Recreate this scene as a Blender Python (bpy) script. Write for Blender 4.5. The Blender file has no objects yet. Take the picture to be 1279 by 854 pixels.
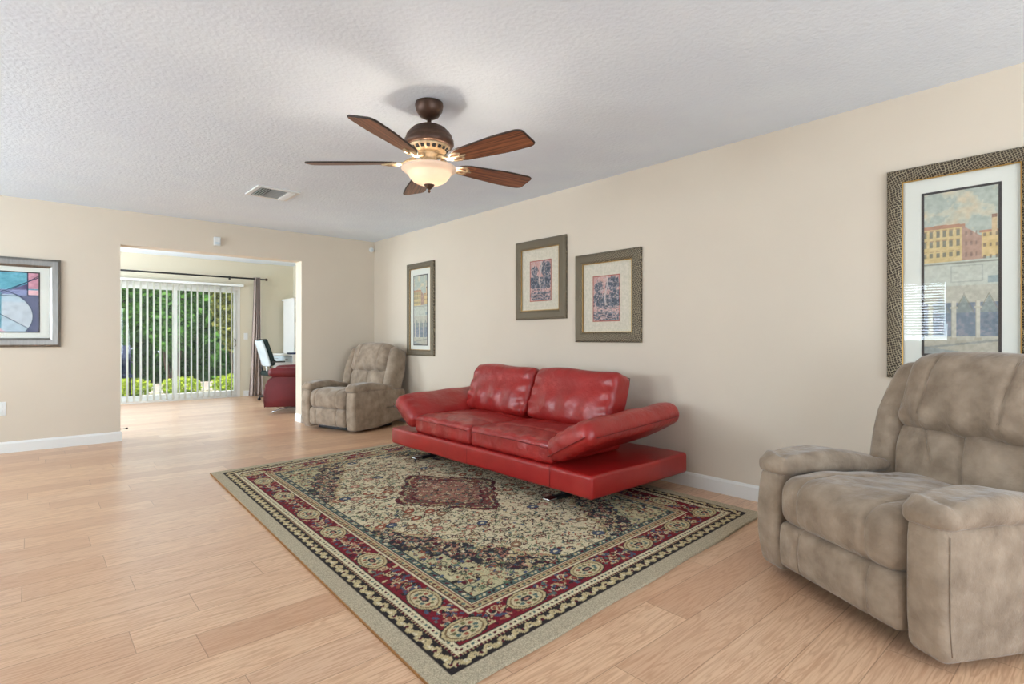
import bpy, math, random
import numpy as np
from mathutils import Vector, Matrix, noise as mnoise
PI = math.pi
rnd = random.Random(7)
S = bpy.context.scene
col = S.collection

# ------------------------------------------------------------------ camera
FPX, YAW, HOR, CAMZ = 683.165, 0.72297, 421.64, 1.0936
cam_d = bpy.data.cameras.new('camera'); cam = bpy.data.objects.new('camera', cam_d); col.objects.link(cam)
cam_d.sensor_width = 36.0; cam_d.lens = 36.0 * FPX / 1279.0
cam_d.shift_y = -(427.0 - HOR) / 1279.0
cam_d.clip_start = 0.05
cam.location = (0, 0, CAMZ); cam.rotation_euler = (PI/2, 0, -YAW)
S.camera = cam

# ------------------------------------------------------------------ view, world, lights
S.view_settings.view_transform = 'Standard'; S.view_settings.look = 'None'
S.view_settings.gamma = 1.0; S.view_settings.use_curve_mapping = False
S.view_settings.exposure = -0.18

def lin(c):
    return tuple(((v/255.)/12.92 if v/255. <= .04045 else ((v/255.+.055)/1.055)**2.4) for v in c)
def rgba(c): return (*lin(c), 1.0)

W = bpy.data.worlds.new('world'); S.world = W; W.use_nodes = True
nt = W.node_tree; bg = nt.nodes['Background']
tc = nt.nodes.new('ShaderNodeTexCoord'); sp = nt.nodes.new('ShaderNodeSeparateXYZ'); cr = nt.nodes.new('ShaderNodeValToRGB')
nt.links.new(tc.outputs['Generated'], sp.inputs[0]); nt.links.new(sp.outputs['Z'], cr.inputs[0])
cr.color_ramp.elements[0].color = (0.80, 0.90, 1.0, 1); cr.color_ramp.elements[0].position = 0.0
cr.color_ramp.elements[1].color = (0.42, 0.62, 0.95, 1); cr.color_ramp.elements[1].position = 0.7
nt.links.new(cr.outputs[0], bg.inputs['Color']); bg.inputs['Strength'].default_value = 1.3

def sun():
    l = bpy.data.lights.new('sun', 'SUN'); l.energy = 8.5; l.angle = math.radians(1.0); l.color = (1, .95, .86)
    o = bpy.data.objects.new('sun', l); col.objects.link(o)
    o.rotation_euler = Vector((0.25, 0.62, -1.0)).to_track_quat('-Z', 'Y').to_euler()
sun()
def area(name, loc, aim, sx, sy, power, color=(1, 1, 1), spread=180):
    l = bpy.data.lights.new(name, 'AREA'); l.shape = 'RECTANGLE'; l.size = sx; l.size_y = sy
    l.energy = power; l.color = color; l.spread = math.radians(spread)
    o = bpy.data.objects.new(name, l); col.objects.link(o); o.location = loc
    o.rotation_euler = (Vector(aim)).to_track_quat('-Z', 'Y').to_euler()
    return o
# daylight entering by unseen windows and the patio door, plus an added back room fill
DAY = (.86, .99, 1.11)
area('daylight_left_window', (-3.14, 2.75, 1.50), (1, 0, .4), 1.85, .96, 145, DAY)
area('daylight_entry_window', (-3.14, 5.4, 1.50), (1, 0, .6), 1.46, .96, 215, DAY)
area('daylight_rear_window', (1.0, -2.72, 1.30), (0, 1, 0.4), 3.6, 2.0, 124, DAY)
area('back_room_fill', (-0.92, 9.2, 1.35), (1, 0, 0.1), 2.2, 1.6, 150, DAY)  # added lamp that brightens the back room, no known window behind it
area('daylight_patio', (1.85, 11.35, 1.15), (0, -1, 0.1), 2.2, 2.0, 22, DAY)

# ------------------------------------------------------------------ materials
def mat(name, color, rough=.6, metal=0., spec=.5, **k):
    m = bpy.data.materials.new(name); m.use_nodes = True
    n = m.node_tree.nodes; L = m.node_tree.links; b = n['Principled BSDF']
    c = rgba(color)
    b.inputs['Base Color'].default_value = c; b.inputs['Roughness'].default_value = rough
    b.inputs['Metallic'].default_value = metal; b.inputs['Specular IOR Level'].default_value = spec
    t = n.new('ShaderNodeTexCoord'); mp = n.new('ShaderNodeMapping'); L.new(t.outputs['Object'], mp.inputs[0])
    mp.inputs['Scale'].default_value = k.get('stretch', (1, 1, 1))
    var = k.get('var', 0.06); vs = k.get('vscale', 6.0)
    nz = n.new('ShaderNodeTexNoise'); nz.inputs['Scale'].default_value = vs; nz.inputs['Detail'].default_value = k.get('detail', 4)
    L.new(mp.outputs[0], nz.inputs['Vector'])
    r = n.new('ShaderNodeValToRGB'); L.new(nz.outputs['Fac'], r.inputs[0])
    c2 = k.get('color2')
    lo = rgba(c2) if c2 else tuple(v*(1-var) for v in c[:3])+(1,)
    hi = c if c2 else tuple(min(1, v*(1+var)) for v in c[:3])+(1,)
    r.color_ramp.elements[0].position = .32; r.color_ramp.elements[1].position = .68
    r.color_ramp.elements[0].color = lo; r.color_ramp.elements[1].color = hi
    L.new(r.outputs[0], b.inputs['Base Color'])
    if k.get('sheen'): b.inputs['Sheen Weight'].default_value = k['sheen']; b.inputs['Sheen Roughness'].default_value = .4
    if k.get('coat'): b.inputs['Coat Weight'].default_value = k['coat']; b.inputs['Coat Roughness'].default_value = .2
    prev = None
    for (sc, st, di, dt) in k.get('bumps', []):
        q = n.new('ShaderNodeTexNoise'); q.inputs['Scale'].default_value = sc; q.inputs['Detail'].default_value = dt
        L.new(mp.outputs[0], q.inputs['Vector'])
        bp = n.new('ShaderNodeBump'); bp.inputs['Strength'].default_value = st; bp.inputs['Distance'].default_value = di
        L.new(q.outputs['Fac'], bp.inputs['Height'])
        if prev: L.new(prev.outputs[0], bp.inputs['Normal'])
        prev = bp
    if prev: L.new(prev.outputs[0], b.inputs['Normal'])
    return m

def mix_rgb(n, L, fac, a, b, mode='MIX'):
    x = n.new('ShaderNodeMix'); x.data_type = 'RGBA'; x.blend_type = mode; x.clamp_factor = True
    for s, v in ((x.inputs[0], fac), (x.inputs[6], a), (x.inputs[7], b)):
        if hasattr(v, 'is_linked') or hasattr(v, 'links'): L.new(v, s)
        else: s.default_value = v
    return x.outputs[2]
def math_n(n, L, op, a, b=None, c=None):
    x = n.new('ShaderNodeMath'); x.operation = op
    for i, v in enumerate((a, b, c)):
        if v is None: continue
        if hasattr(v, 'links'): L.new(v, x.inputs[i])
        else: x.inputs[i].default_value = v
    return x.outputs[0]

def floor_mat():
    m = bpy.data.materials.new('oak_laminate'); m.use_nodes = True
    n = m.node_tree.nodes; L = m.node_tree.links; b = n['Principled BSDF']
    t = n.new('ShaderNodeTexCoord'); s = n.new('ShaderNodeSeparateXYZ'); L.new(t.outputs['Object'], s.inputs[0])
    X, Y = s.outputs['X'], s.outputs['Y']
    rw, pl = 0.19, 1.25
    ry = math_n(n, L, 'DIVIDE', Y, rw); row = math_n(n, L, 'FLOOR', ry); fy = math_n(n, L, 'FRACT', ry)
    w1 = n.new('ShaderNodeTexWhiteNoise'); w1.noise_dimensions = '1D'; L.new(row, w1.inputs['W'])
    px = math_n(n, L, 'ADD', math_n(n, L, 'DIVIDE', X, pl), math_n(n, L, 'MULTIPLY', w1.outputs['Value'], 7.0))
    pk = math_n(n, L, 'FLOOR', px); fx = math_n(n, L, 'FRACT', px)
    cb = n.new('ShaderNodeCombineXYZ'); L.new(pk, cb.inputs[0]); L.new(row, cb.inputs[1])
    w2 = n.new('ShaderNodeTexWhiteNoise'); w2.noise_dimensions = '2D'; L.new(cb.outputs[0], w2.inputs['Vector'])
    # grain coordinates, shifted for each plank
    g = n.new('ShaderNodeCombineXYZ')
    L.new(math_n(n, L, 'MULTIPLY', X, 1.3), g.inputs[0])
    L.new(math_n(n, L, 'MULTIPLY', Y, 13.0), g.inputs[1])
    L.new(math_n(n, L, 'MULTIPLY', w2.outputs['Value'], 40.0), g.inputs[2])
    n1 = n.new('ShaderNodeTexNoise'); n1.inputs['Scale'].default_value = 1.1; n1.inputs['Detail'].default_value = 3; n1.inputs['Distortion'].default_value = .3
    L.new(g.outputs[0], n1.inputs['Vector'])
    wv = math_n(n, L, 'SINE', math_n(n, L, 'MULTIPLY', n1.outputs['Fac'], 75.0))
    wv = math_n(n, L, 'MULTIPLY_ADD', wv, .5, .5)
    wv = math_n(n, L, 'POWER', wv, 2.5)
    g2 = n.new('ShaderNodeCombineXYZ')
    L.new(math_n(n, L, 'MULTIPLY', X, 6.0), g2.inputs[0]); L.new(math_n(n, L, 'MULTIPLY', Y, 160.0), g2.inputs[1]); L.new(w2.outputs['Value'], g2.inputs[2])
    n2 = n.new('ShaderNodeTexNoise'); n2.inputs['Scale'].default_value = 1.0; n2.inputs['Detail'].default_value = 3
    L.new(g2.outputs[0], n2.inputs['Vector'])
    base = n.new('ShaderNodeValToRGB'); L.new(w2.outputs['Value'], base.inputs[0])
    cs = [(0, (208, 164, 130)), (.3, (221, 183, 149)), (.55, (229, 191, 155)), (.8, (215, 175, 142)), (1, (235, 202, 169))]
    base.color_ramp.elements[0].color = rgba(cs[0][1]); base.color_ramp.elements[1].color = rgba(cs[-1][1])
    for p, c in cs[1:-1]:
        e = base.color_ramp.elements.new(p); e.color = rgba(c)
    c1 = mix_rgb(n, L, math_n(n, L, 'MULTIPLY', wv, .42), base.outputs[0], rgba((178, 124, 88)))
    fg = n.new('ShaderNodeMapRange'); L.new(n2.outputs['Fac'], fg.inputs[0]); fg.inputs[1].default_value = .45; fg.inputs[2].default_value = .75; fg.inputs[4].default_value = .55
    c2 = mix_rgb(n, L, fg.outputs[0], c1, rgba((186, 134, 98)))
    # joints
    e1 = math_n(n, L, 'LESS_THAN', fy, .018); e2 = math_n(n, L, 'LESS_THAN', fx, .0022)
    e = math_n(n, L, 'MAXIMUM', e1, e2)
    c3 = mix_rgb(n, L, math_n(n, L, 'MULTIPLY', e, .6), c2, rgba((140, 95, 66)))
    L.new(c3, b.inputs['Base Color'])
    b.inputs['Roughness'].default_value = .30; b.inputs['Specular IOR Level'].default_value = .55
    bp = n.new('ShaderNodeBump'); bp.inputs['Strength'].default_value = .12; bp.inputs['Distance'].default_value = .002
    L.new(n2.outputs['Fac'], bp.inputs['Height']); L.new(bp.outputs[0], b.inputs['Normal'])
    return m

def glass_mat(name='clear_glass', refl=1.0, rough=0.0, tint=(1, 1, 1)):
    m = bpy.data.materials.new(name); m.use_nodes = True
    n = m.node_tree.nodes; L = m.node_tree.links; n.remove(n['Principled BSDF'])
    o = n['Material Output']; tr = n.new('ShaderNodeBsdfTransparent'); gl = n.new('ShaderNodeBsdfGlossy')
    tr.inputs[0].default_value = (*tint, 1)
    gl.inputs['Roughness'].default_value = rough
    lw = n.new('ShaderNodeLayerWeight'); lw.inputs['Blend'].default_value = .5
    sch = math_n(n, L, 'MULTIPLY_ADD', math_n(n, L, 'POWER', lw.outputs['Facing'], 5.0), .9*refl, .045*refl)
    mx = n.new('ShaderNodeMixShader'); L.new(sch, mx.inputs[0])
    L.new(tr.outputs[0], mx.inputs[1]); L.new(gl.outputs[0], mx.inputs[2]); L.new(mx.outputs[0], o.inputs[0])
    return m

def attr_mat(name, rough=.8, bump=None, sheen=0, noise=0.0, spec=.3):
    m = bpy.data.materials.new(name); m.use_nodes = True
    n = m.node_tree.nodes; L = m.node_tree.links; b = n['Principled BSDF']
    a = n.new('ShaderNodeAttribute'); a.attribute_name = 'pattern'
    t = n.new('ShaderNodeTexCoord')
    c = a.outputs['Color']
    if noise:
        q = n.new('ShaderNodeTexNoise'); q.inputs['Scale'].default_value = 230; q.inputs['Detail'].default_value = 2
        L.new(t.outputs['Object'], q.inputs['Vector'])
        r = n.new('ShaderNodeMapRange'); L.new(q.outputs['Fac'], r.inputs[0])
        r.inputs[1].default_value = .3; r.inputs[2].default_value = .7; r.inputs[3].default_value = 1-noise; r.inputs[4].default_value = 1+noise
        x = n.new('ShaderNodeVectorMath'); x.operation = 'SCALE'; L.new(c, x.inputs[0]); L.new(r.outputs[0], x.inputs['Scale'])
        c = x.outputs[0]
    L.new(c, b.inputs['Base Color']); b.inputs['Roughness'].default_value = rough
    b.inputs['Specular IOR Level'].default_value = spec
    if sheen: b.inputs['Sheen Weight'].default_value = sheen
    if bump:
        q = n.new('ShaderNodeTexNoise'); q.inputs['Scale'].default_value = bump[0]
        L.new(t.outputs['Object'], q.inputs['Vector'])
        bp = n.new('ShaderNodeBump'); bp.inputs['Strength'].default_value = bump[1]; bp.inputs['Distance'].default_value = .004
        L.new(q.outputs['Fac'], bp.inputs['Height']); L.new(bp.outputs[0], b.inputs['Normal'])
    return m

def frame_mat():
    m = bpy.data.materials.new('woven_bronze_frame'); m.use_nodes = True
    n = m.node_tree.nodes; L = m.node_tree.links; b = n['Principled BSDF']
    t = n.new('ShaderNodeTexCoord'); mp = n.new('ShaderNodeMapping'); mp.inputs['Rotation'].default_value = (0.3, 0, 0)
    L.new(t.outputs['Object'], mp.inputs[0])
    nz = n.new('ShaderNodeTexNoise'); nz.inputs['Scale'].default_value = 9; L.new(mp.outputs[0], nz.inputs['Vector'])
    va = n.new('ShaderNodeVectorMath'); va.operation = 'MULTIPLY_ADD'; L.new(nz.outputs['Color'], va.inputs[0])
    va.inputs[1].default_value = (.05, .05, .05); L.new(mp.outputs[0], va.inputs[2])
    outs = []
    for d in ('Y', 'Z'):
        w = n.new('ShaderNodeTexWave'); w.bands_direction = d; w.inputs['Scale'].default_value = 26; w.inputs['Distortion'].default_value = 1.2
        L.new(va.outputs[0], w.inputs['Vector']); outs.append(w.outputs['Fac'])
    h = math_n(n, L, 'MAXIMUM', outs[0], outs[1])
    r = n.new('ShaderNodeValToRGB'); L.new(h, r.inputs[0])
    r.color_ramp.elements[0].position = .80; r.color_ramp.elements[1].position = 1.0
    r.color_ramp.elements[0].color = rgba((62, 52, 40)); r.color_ramp.elements[1].color = rgba((168, 156, 130))
    L.new(r.outputs[0], b.inputs['Base Color']); b.inputs['Metallic'].default_value = .35; b.inputs['Roughness'].default_value = .45
    bp = n.new('ShaderNodeBump'); bp.inputs['Strength'].default_value = .7; bp.inputs['Distance'].default_value = .003
    L.new(h, bp.inputs['Height']); L.new(bp.outputs[0], b.inputs['Normal'])
    return m

M = dict(
    wall=mat('beige_wall_paint', (221, 209, 191), .75, var=.025, vscale=1.2, spec=.25, bumps=[(28, .10, .004, 5), (140, .08, .001, 2)]),
    wall2=mat('cream_wall_paint', (224, 216, 194), .75, var=.02, vscale=1.2, spec=.25, bumps=[(28, .10, .004, 5)]),
    white=mat('white_trim_paint', (236, 236, 232), .45, var=.01),
    ceil=mat('ceiling_paint', (234, 244, 255), .9, var=.02, vscale=3, spec=.1, bumps=[(45, .55, .008, 6), (160, .15, .002, 3)]),
    floor=floor_mat(),
    leather=mat('red_leather', (166, 38, 34), .36, var=.10, vscale=5, spec=.55, coat=.12, color2=(148, 31, 28),
                bumps=[(8, .42, .035, 4), (26, .30, .009, 5), (420, .10, .0008, 2)]),
    leather_flat=mat('red_leather_smooth', (168, 34, 30), .33, vscale=4, spec=.55, coat=.15, color2=(146, 18, 20),
                     bumps=[(6, .12, .015, 3), (420, .10, .0008, 2)]),
    seam=mat('red_seam_thread', (112, 16, 18), .5),
    suede=mat('taupe_suede', (170, 152, 132), .85, vscale=11, detail=10, color2=(136, 119, 101), spec=.2, sheen=.35,
              bumps=[(8, .55, .04, 5), (40, .45, .008, 6), (260, .4, .0015, 2)]),
    suede_dark=mat('taupe_suede_seam', (136, 120, 104), .9, spec=.1),
    black=mat('black_plastic', (28, 28, 30), .4),
    chrome=mat('brushed_chrome', (200, 202, 205), .25, 1.0),
    silver=mat('silver_frame_foil', (138, 135, 130), .34, .9, var=.10, vscale=8, stretch=(8, 8, 1)),
    bronze=mat('oil_rubbed_bronze', (80, 58, 46), .40, .55, var=.15, vscale=30),
    brass=mat('antique_brass', (196, 174, 140), .42, .45, var=.25, vscale=40),
    blade=mat('walnut_blade', (150, 84, 50), .42, color2=(96, 54, 36), vscale=9, stretch=(1.0, 1.0, 1.0), detail=5),
    blade_edge=mat('dark_blade_edge', (46, 32, 26), .5),
    maroon=mat('maroon_leather', (112, 24, 32), .42, color2=(92, 16, 24), vscale=4, bumps=[(8, .2, .02, 3)]),
    curtain=mat('mauve_grey_curtain', (176, 160, 152), .8, var=.06, sheen=.2, bumps=[(200, .1, .001, 2)]),
    matboard=mat('white_mat_board', (226, 228, 218), .9, var=.01),
    matboard2=mat('speckled_cream_mat_board', (222, 214, 196), .9, color2=(204, 198, 178), vscale=60),
    frame=frame_mat(),
    gold=mat('gold_frame_edge', (170, 132, 70), .35, .7),
    black_edge=mat('dark_fillet', (52, 46, 42), .5),
    red_edge=mat('brick_red_fillet', (170, 92, 76), .6),
    glass=glass_mat('picture_glass', .6),
    glass_matte=glass_mat('non_glare_picture_glass', .22),
    pane=glass_mat('door_glass', .7),
    plastic=mat('white_plastic', (232, 234, 232), .35, var=.01),
    dark=mat('duct_black', (16, 16, 18), .9),
    grass=mat('lawn', (120, 160, 60), .9, color2=(84, 124, 44), vscale=14, detail=6),
    gravel=mat('pale_gravel', (226, 214, 206), .9, color2=(130, 118, 104), vscale=26, detail=5),
    concrete=mat('pale_concrete', (206, 204, 198), .85, vscale=4),
    bark=mat('tree_bark', (92, 72, 56), .9, vscale=18, var=.3),
    navy=mat('navy_fabric', (44, 54, 84), .8),
    ice=mat('pale_blue_mesh', (206, 218, 222), .6),
    teal=mat('dark_green_fabric', (24, 44, 42), .8),
)
def leaf_mat(name, a, b):
    m = mat(name, a, .6, color2=b, vscale=7, detail=8, spec=.3)
    n = m.node_tree.nodes; L = m.node_tree.links; p = n['Principled BSDF']
    tr = n.new('ShaderNodeBsdfTranslucent'); tr.inputs[0].default_value = rgba(a)
    mx = n.new('ShaderNodeMixShader'); mx.inputs[0].default_value = .3
    L.new(p.outputs[0], mx.inputs[1]); L.new(tr.outputs[0], mx.inputs[2]); L.new(mx.outputs[0], n['Material Output'].inputs[0])
    return m
M['leaf'] = leaf_mat('hedge_leaf', (112, 170, 66), (44, 88, 38))
M['leaf2'] = leaf_mat('olive_leaf', (172, 176, 84), (92, 96, 50))
M['lime'] = leaf_mat('lime_leaf', (196, 210, 70), (150, 178, 54))
M['slat'] = leaf_mat('blind_vinyl', (244, 244, 236), (238, 238, 230))

# lampshade glass: lets the bulbs shine through
def shade_mat():
    m = bpy.data.materials.new('frosted_alabaster_glass'); m.use_nodes = True
    n = m.node_tree.nodes; L = m.node_tree.links; p = n['Principled BSDF']
    p.inputs['Base Color'].default_value = rgba((226, 214, 204)); p.inputs['Roughness'].default_value = .35
    tr = n.new('ShaderNodeBsdfTranslucent'); tr.inputs[0].default_value = rgba((196, 186, 176))
    mx = n.new('ShaderNodeMixShader'); mx.inputs[0].default_value = .45
    L.new(p.outputs[0], mx.inputs[1]); L.new(tr.outputs[0], mx.inputs[2]); L.new(mx.outputs[0], n['Material Output'].inputs[0])
    return m
M['shade'] = shade_mat()
def bulb_mat():
    m = bpy.data.materials.new('lit_bulb'); m.use_nodes = True
    p = m.node_tree.nodes['Principled BSDF']; p.inputs['Emission Color'].default_value = (1, .78, .5, 1); p.inputs['Emission Strength'].default_value = 10
    return m
M['bulb'] = bulb_mat()

# ------------------------------------------------------------------ geometry helpers
LOCAL = set()      # things whose parts are modelled in the thing's own coordinates
class MB:
    def __init__(s): s.v = []; s.f = []; s.sm = []
    def add(s, vs, fs, smooth=False, mtx=None):
        o = len(s.v)
        for p in vs:
            p = Vector(p)
            if mtx is not None: p = mtx @ p
            s.v.append(p)
        for f in fs: s.f.append([i+o for i in f]); s.sm.append(smooth)
        return s
    def box(s, x0, x1, y0, y1, z0, z1, mtx=None, bev=0.0):
        if bev > 0:
            return s.pad(((x0+x1)/2, (y0+y1)/2, (z0+z1)/2), (x1-x0, y1-y0, z1-z0), bev, step=1e9, mtx=mtx)
        vs = [(x, y, z) for x in (x0, x1) for y in (y0, y1) for z in (z0, z1)]
        fs = [(0, 1, 3, 2), (4, 6, 7, 5), (0, 4, 5, 1), (2, 3, 7, 6), (0, 2, 6, 4), (1, 5, 7, 3)]
        return s.add(vs, fs, False, mtx)
    def pad(s, c, size, r, step=.025, deform=None, mtx=None, nr=3):
        """rounded box; r radius; deform(x,y,z) in local coordinates centred on 0"""
        h = [a/2 for a in size]; r = min(r, min(h)*.999)
        ax = []
        for a in h:
            core = max(a-r, 0); pts = []
            n = max(1, int(math.ceil(2*core/step)))
            for i in range(nr): pts.append(-a + r*(1-math.cos(PI/2*i/nr)) if False else -core - r*math.tan(PI/4*(1-i/nr)))
            for i in range(n+1): pts.append(-core + 2*core*i/n)
            for i in range(1, nr+1): pts.append(core + r*math.tan(PI/4*i/nr))
            ax.append(pts)
        idx = {}; vs = []; fs = []
        def vid(i, j, k):
            key = (i, j, k)
            if key not in idx:
                p = Vector((ax[0][i], ax[1][j], ax[2][k]))
                q = Vector([max(-(h[t]-r), min(h[t]-r, p[t])) for t in range(3)])
                d = p-q
                if d.length > 1e-9: p = q + d.normalized()*r
                if deform: p = Vector(deform(*p))
                idx[key] = len(vs); vs.append(p + Vector(c))
            return idx[key]
        N = [len(a)-1 for a in ax]
        for i in range(N[0]):
            for j in range(N[1]):
                fs.append((vid(i, j, 0), vid(i, j+1, 0), vid(i+1, j+1, 0), vid(i+1, j, 0)))
                fs.append((vid(i, j, N[2]), vid(i+1, j, N[2]), vid(i+1, j+1, N[2]), vid(i, j+1, N[2])))
        for i in range(N[0]):
            for k in range(N[2]):
                fs.append((vid(i, 0, k), vid(i+1, 0, k), vid(i+1, 0, k+1), vid(i, 0, k+1)))
                fs.append((vid(i, N[1], k), vid(i, N[1], k+1), vid(i+1, N[1], k+1), vid(i+1, N[1], k)))
        for j in range(N[1]):
            for k in range(N[2]):
                fs.append((vid(0, j, k), vid(0, j, k+1), vid(0, j+1, k+1), vid(0, j+1, k)))
                fs.append((vid(N[0], j, k), vid(N[0], j+1, k), vid(N[0], j+1, k+1), vid(N[0], j, k+1)))
        return s.add(vs, fs, True, mtx)
    def lathe(s, prof, c=(0, 0, 0), n=40, mtx=None, cap=True):
        vs = []; fs = []
        for (r, z) in prof:
            for i in range(n):
                a = 2*PI*i/n; vs.append((c[0]+r*math.cos(a), c[1]+r*math.sin(a), c[2]+z))
        for k in range(len(prof)-1):
            for i in range(n):
                j = (i+1) % n; fs.append((k*n+i, k*n+j, (k+1)*n+j, (k+1)*n+i))
        if cap:
            fs.append(tuple(range(n))[::-1]); fs.append(tuple(range((len(prof)-1)*n, len(prof)*n)))
        return s.add(vs, fs, True, mtx)
    def tube(s, pts, r, n=8, mtx=None, rs=None):
        pts = [Vector(p) for p in pts]; vs = []; fs = []; up = Vector((0, 0, 1)); N = len(pts)
        for k, p in enumerate(pts):
            t = (pts[min(k+1, N-1)]-pts[max(k-1, 0)]).normalized()
            a = t.cross(up) if abs(t.dot(up)) < .95 else t.cross(Vector((1, 0, 0)))
            a.normalize(); b = t.cross(a)
            rr = rs[k] if rs else r
            for i in range(n):
                g = 2*PI*i/n; vs.append(p + a*(rr*math.cos(g)) + b*(rr*math.sin(g)))
        for k in range(N-1):
            for i in range(n):
                j = (i+1) % n; fs.append((k*n+i, k*n+j, (k+1)*n+j, (k+1)*n+i))
        fs.append(tuple(range(n))[::-1]); fs.append(tuple(range((N-1)*n, N*n)))
        return s.add(vs, fs, True, mtx)
    def prism(s, poly, axis, a0, a1, mtx=None):
        """extrude polygon along axis ('x','y','z')"""
        def P(u, v, w): return {'x': (w, u, v), 'y': (u, w, v), 'z': (u, v, w)}[axis]
        n = len(poly); vs = [P(u, v, a0) for u, v in poly]+[P(u, v, a1) for u, v in poly]
        fs = [tuple(range(n))[::-1], tuple(range(n, 2*n))]+[(i, (i+1) % n, n+(i+1) % n, n+i) for i in range(n)]
        return s.add(vs, fs, False, mtx)
    def build(s, name, m, parent=None, origin=(0, 0, 0), flip=True):
        me = bpy.data.meshes.new(name); o3 = Vector(origin)
        if parent is not None:
            root = parent
            while root.parent: root = root.parent
            o3 = Vector((0, 0, 0)) if root.name in LOCAL else Vector(root.location)
        me.from_pydata([tuple(p-o3) for p in s.v], [], s.f); me.update()
        me.polygons.foreach_set('use_smooth', s.sm)
        if flip:
            import bmesh
            b = bmesh.new(); b.from_mesh(me); bmesh.ops.recalc_face_normals(b, faces=b.faces); b.to_mesh(me); b.free()
        me.materials.append(m)
        o = bpy.data.objects.new(name, me); col.objects.link(o)
        if parent is not None: o.parent = parent
        else: o.location = origin
        return o

def thing(name, label, cat, loc=(0, 0, 0), rz=0., group=None):
    o = bpy.data.objects.new(name, None); o.empty_display_size = .1; col.objects.link(o)
    o.location = loc; o.rotation_euler = (0, 0, rz); o['label'] = label; o['category'] = cat
    if group: o['group'] = group
    return o
def tag(o, label, cat, group=None, kind=None):
    o['label'] = label; o['category'] = cat
    if group: o['group'] = group
    if kind: o['kind'] = kind
    return o
def struct(name, mb, m, origin=(0, 0, 0)):
    o = mb.build(name, m, None, origin); o['kind'] = 'structure'; return o
def dup(root, loc, rz, label, group=None):
    r = root.copy(); col.objects.link(r); r.location = loc; r.rotation_euler = (0, 0, rz); r['label'] = label
    if group: r['group'] = group
    for ch in list(root.children):
        c = ch.copy(); col.objects.link(c); c.parent = r
        for g in list(ch.children):
            d = g.copy(); col.objects.link(d); d.parent = c
    return r
def grid_pattern(name, img, P, m, parent=None, origin=(0, 0, 0), skirt=0.):
    """img [ny,nx,3] sRGB 0-255 as colours at the vertices of a grid; P(u,v) with u,v in 0..1 -> xyz arrays"""
    ny, nx, _ = img.shape
    u, v = np.meshgrid(np.linspace(0, 1, nx), np.linspace(0, 1, ny))
    xyz = np.stack(P(u, v), -1).reshape(-1, 3) - np.array(origin)
    i = np.arange(nx*ny).reshape(ny, nx)
    q = np.stack([i[:-1, :-1], i[:-1, 1:], i[1:, 1:], i[1:, :-1]], -1).reshape(-1, 4)
    me = bpy.data.meshes.new(name)
    C = img.reshape(-1, 3)/255.; C = np.where(C <= .04045, C/12.92, ((C+.055)/1.055)**2.4)
    if skirt:
        ring = np.concatenate([i[0, :], i[1:, -1], i[-1, -2::-1], i[-2:0:-1, 0]])
        low = xyz[ring].copy(); low[:, 2] -= skirt; base = len(xyz); xyz = np.concatenate([xyz, low]); C = np.concatenate([C, C[ring]])
        k = len(ring); a = np.arange(k); b = (a+1) % k
        q = np.concatenate([q, np.stack([ring[b], ring[a], base+a, base+b], -1)])
    me.vertices.add(len(xyz)); me.vertices.foreach_set('co', xyz.ravel().astype(np.float32))
    me.loops.add(q.size); me.loops.foreach_set('vertex_index', q.ravel().astype(np.int32))
    me.polygons.add(len(q)); me.polygons.foreach_set('loop_start', (np.arange(len(q))*4).astype(np.int32))
    me.update(calc_edges=True)
    at = me.color_attributes.new('pattern', 'FLOAT_COLOR', 'POINT')
    at.data.foreach_set('color', np.concatenate([C, np.ones((len(C), 1))], 1).ravel().astype(np.float32))
    me.materials.append(m)
    o = bpy.data.objects.new(name, me); col.objects.link(o)
    if parent is not None: o.parent = parent
    else: o.location = origin
    return o

XR, YB, H = 3.65, 7.076, 2.44
XL, YF = -3.0, -2.8           # unseen left wall and wall behind the camera
OX0, OX1, OZ = 0.722, 2.628, 2.079
YP, H2, XP0, XP1 = 10.95, 2.50, -1.0, 3.90
TH = .2
# ------------------------------------------------------------------ the setting
struct('floor', MB().box(XL-.2, XR+.5, YF-.2, YP+.2, -.12, 0), M['floor'])
struct('ceiling', MB().box(XL-.2, XR+.2, YF-.2, YB+TH*.5, H, H+.15), M['ceil'])
struct('ceiling.001', MB().box(XP0-.2, XP1+.2, YB+TH*.5, YP+.2, H2, H2+.15), M['ceil'])
struct('wall_right', MB().box(XR, XR+.2, YF-.2, YB+TH*.5, 0, H), M['wall'])
struct('wall_back', MB().box(XL-.2, OX0, YB, YB+TH, 0, H+.06).box(OX1, XR+.5, YB, YB+TH, 0, H+.06).box(OX0, OX1, YB, YB+TH, OZ, H+.06), M['wall'])
# left wall with two window openings
def wall_with_holes(axis, c0, c1, a0, a1, z0, z1, holes):
    mb = MB(); cur = a0
    def B(p, q, zz0, zz1):
        if axis == 'x': mb.box(c0, c1, p, q, zz0, zz1)
        else: mb.box(p, q, c0, c1, zz0, zz1)
    for (p, q, b, t) in holes:
        B(cur, p, z0, z1); B(p, q, z0, b); B(p, q, t, z1); cur = q
    B(cur, a1, z0, z1)
    return mb
struct('wall_left', wall_with_holes('x', XL-.2, XL, YF-.2, YB, 0, H, [(1.8, 3.7, 1.0, 2.0), (4.65, 6.15, 1.0, 2.0)]), M['wall'])
struct('wall_front', wall_with_holes('y', YF-.2, YF, XL, XR, 0, H, [(-.8, 2.8, .3, 2.3)]), M['wall'])
struct('wall_far', wall_with_holes('y', YP, YP+.2, XP0-.2, XP1+.2, 0, H2, [(.72, 2.93, 0, 2.03)]), M['wall2'])
struct('wall_far_right', MB().box(XP1, XP1+.2, YB+TH, YP, 0, H2), M['wall2'])
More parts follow.
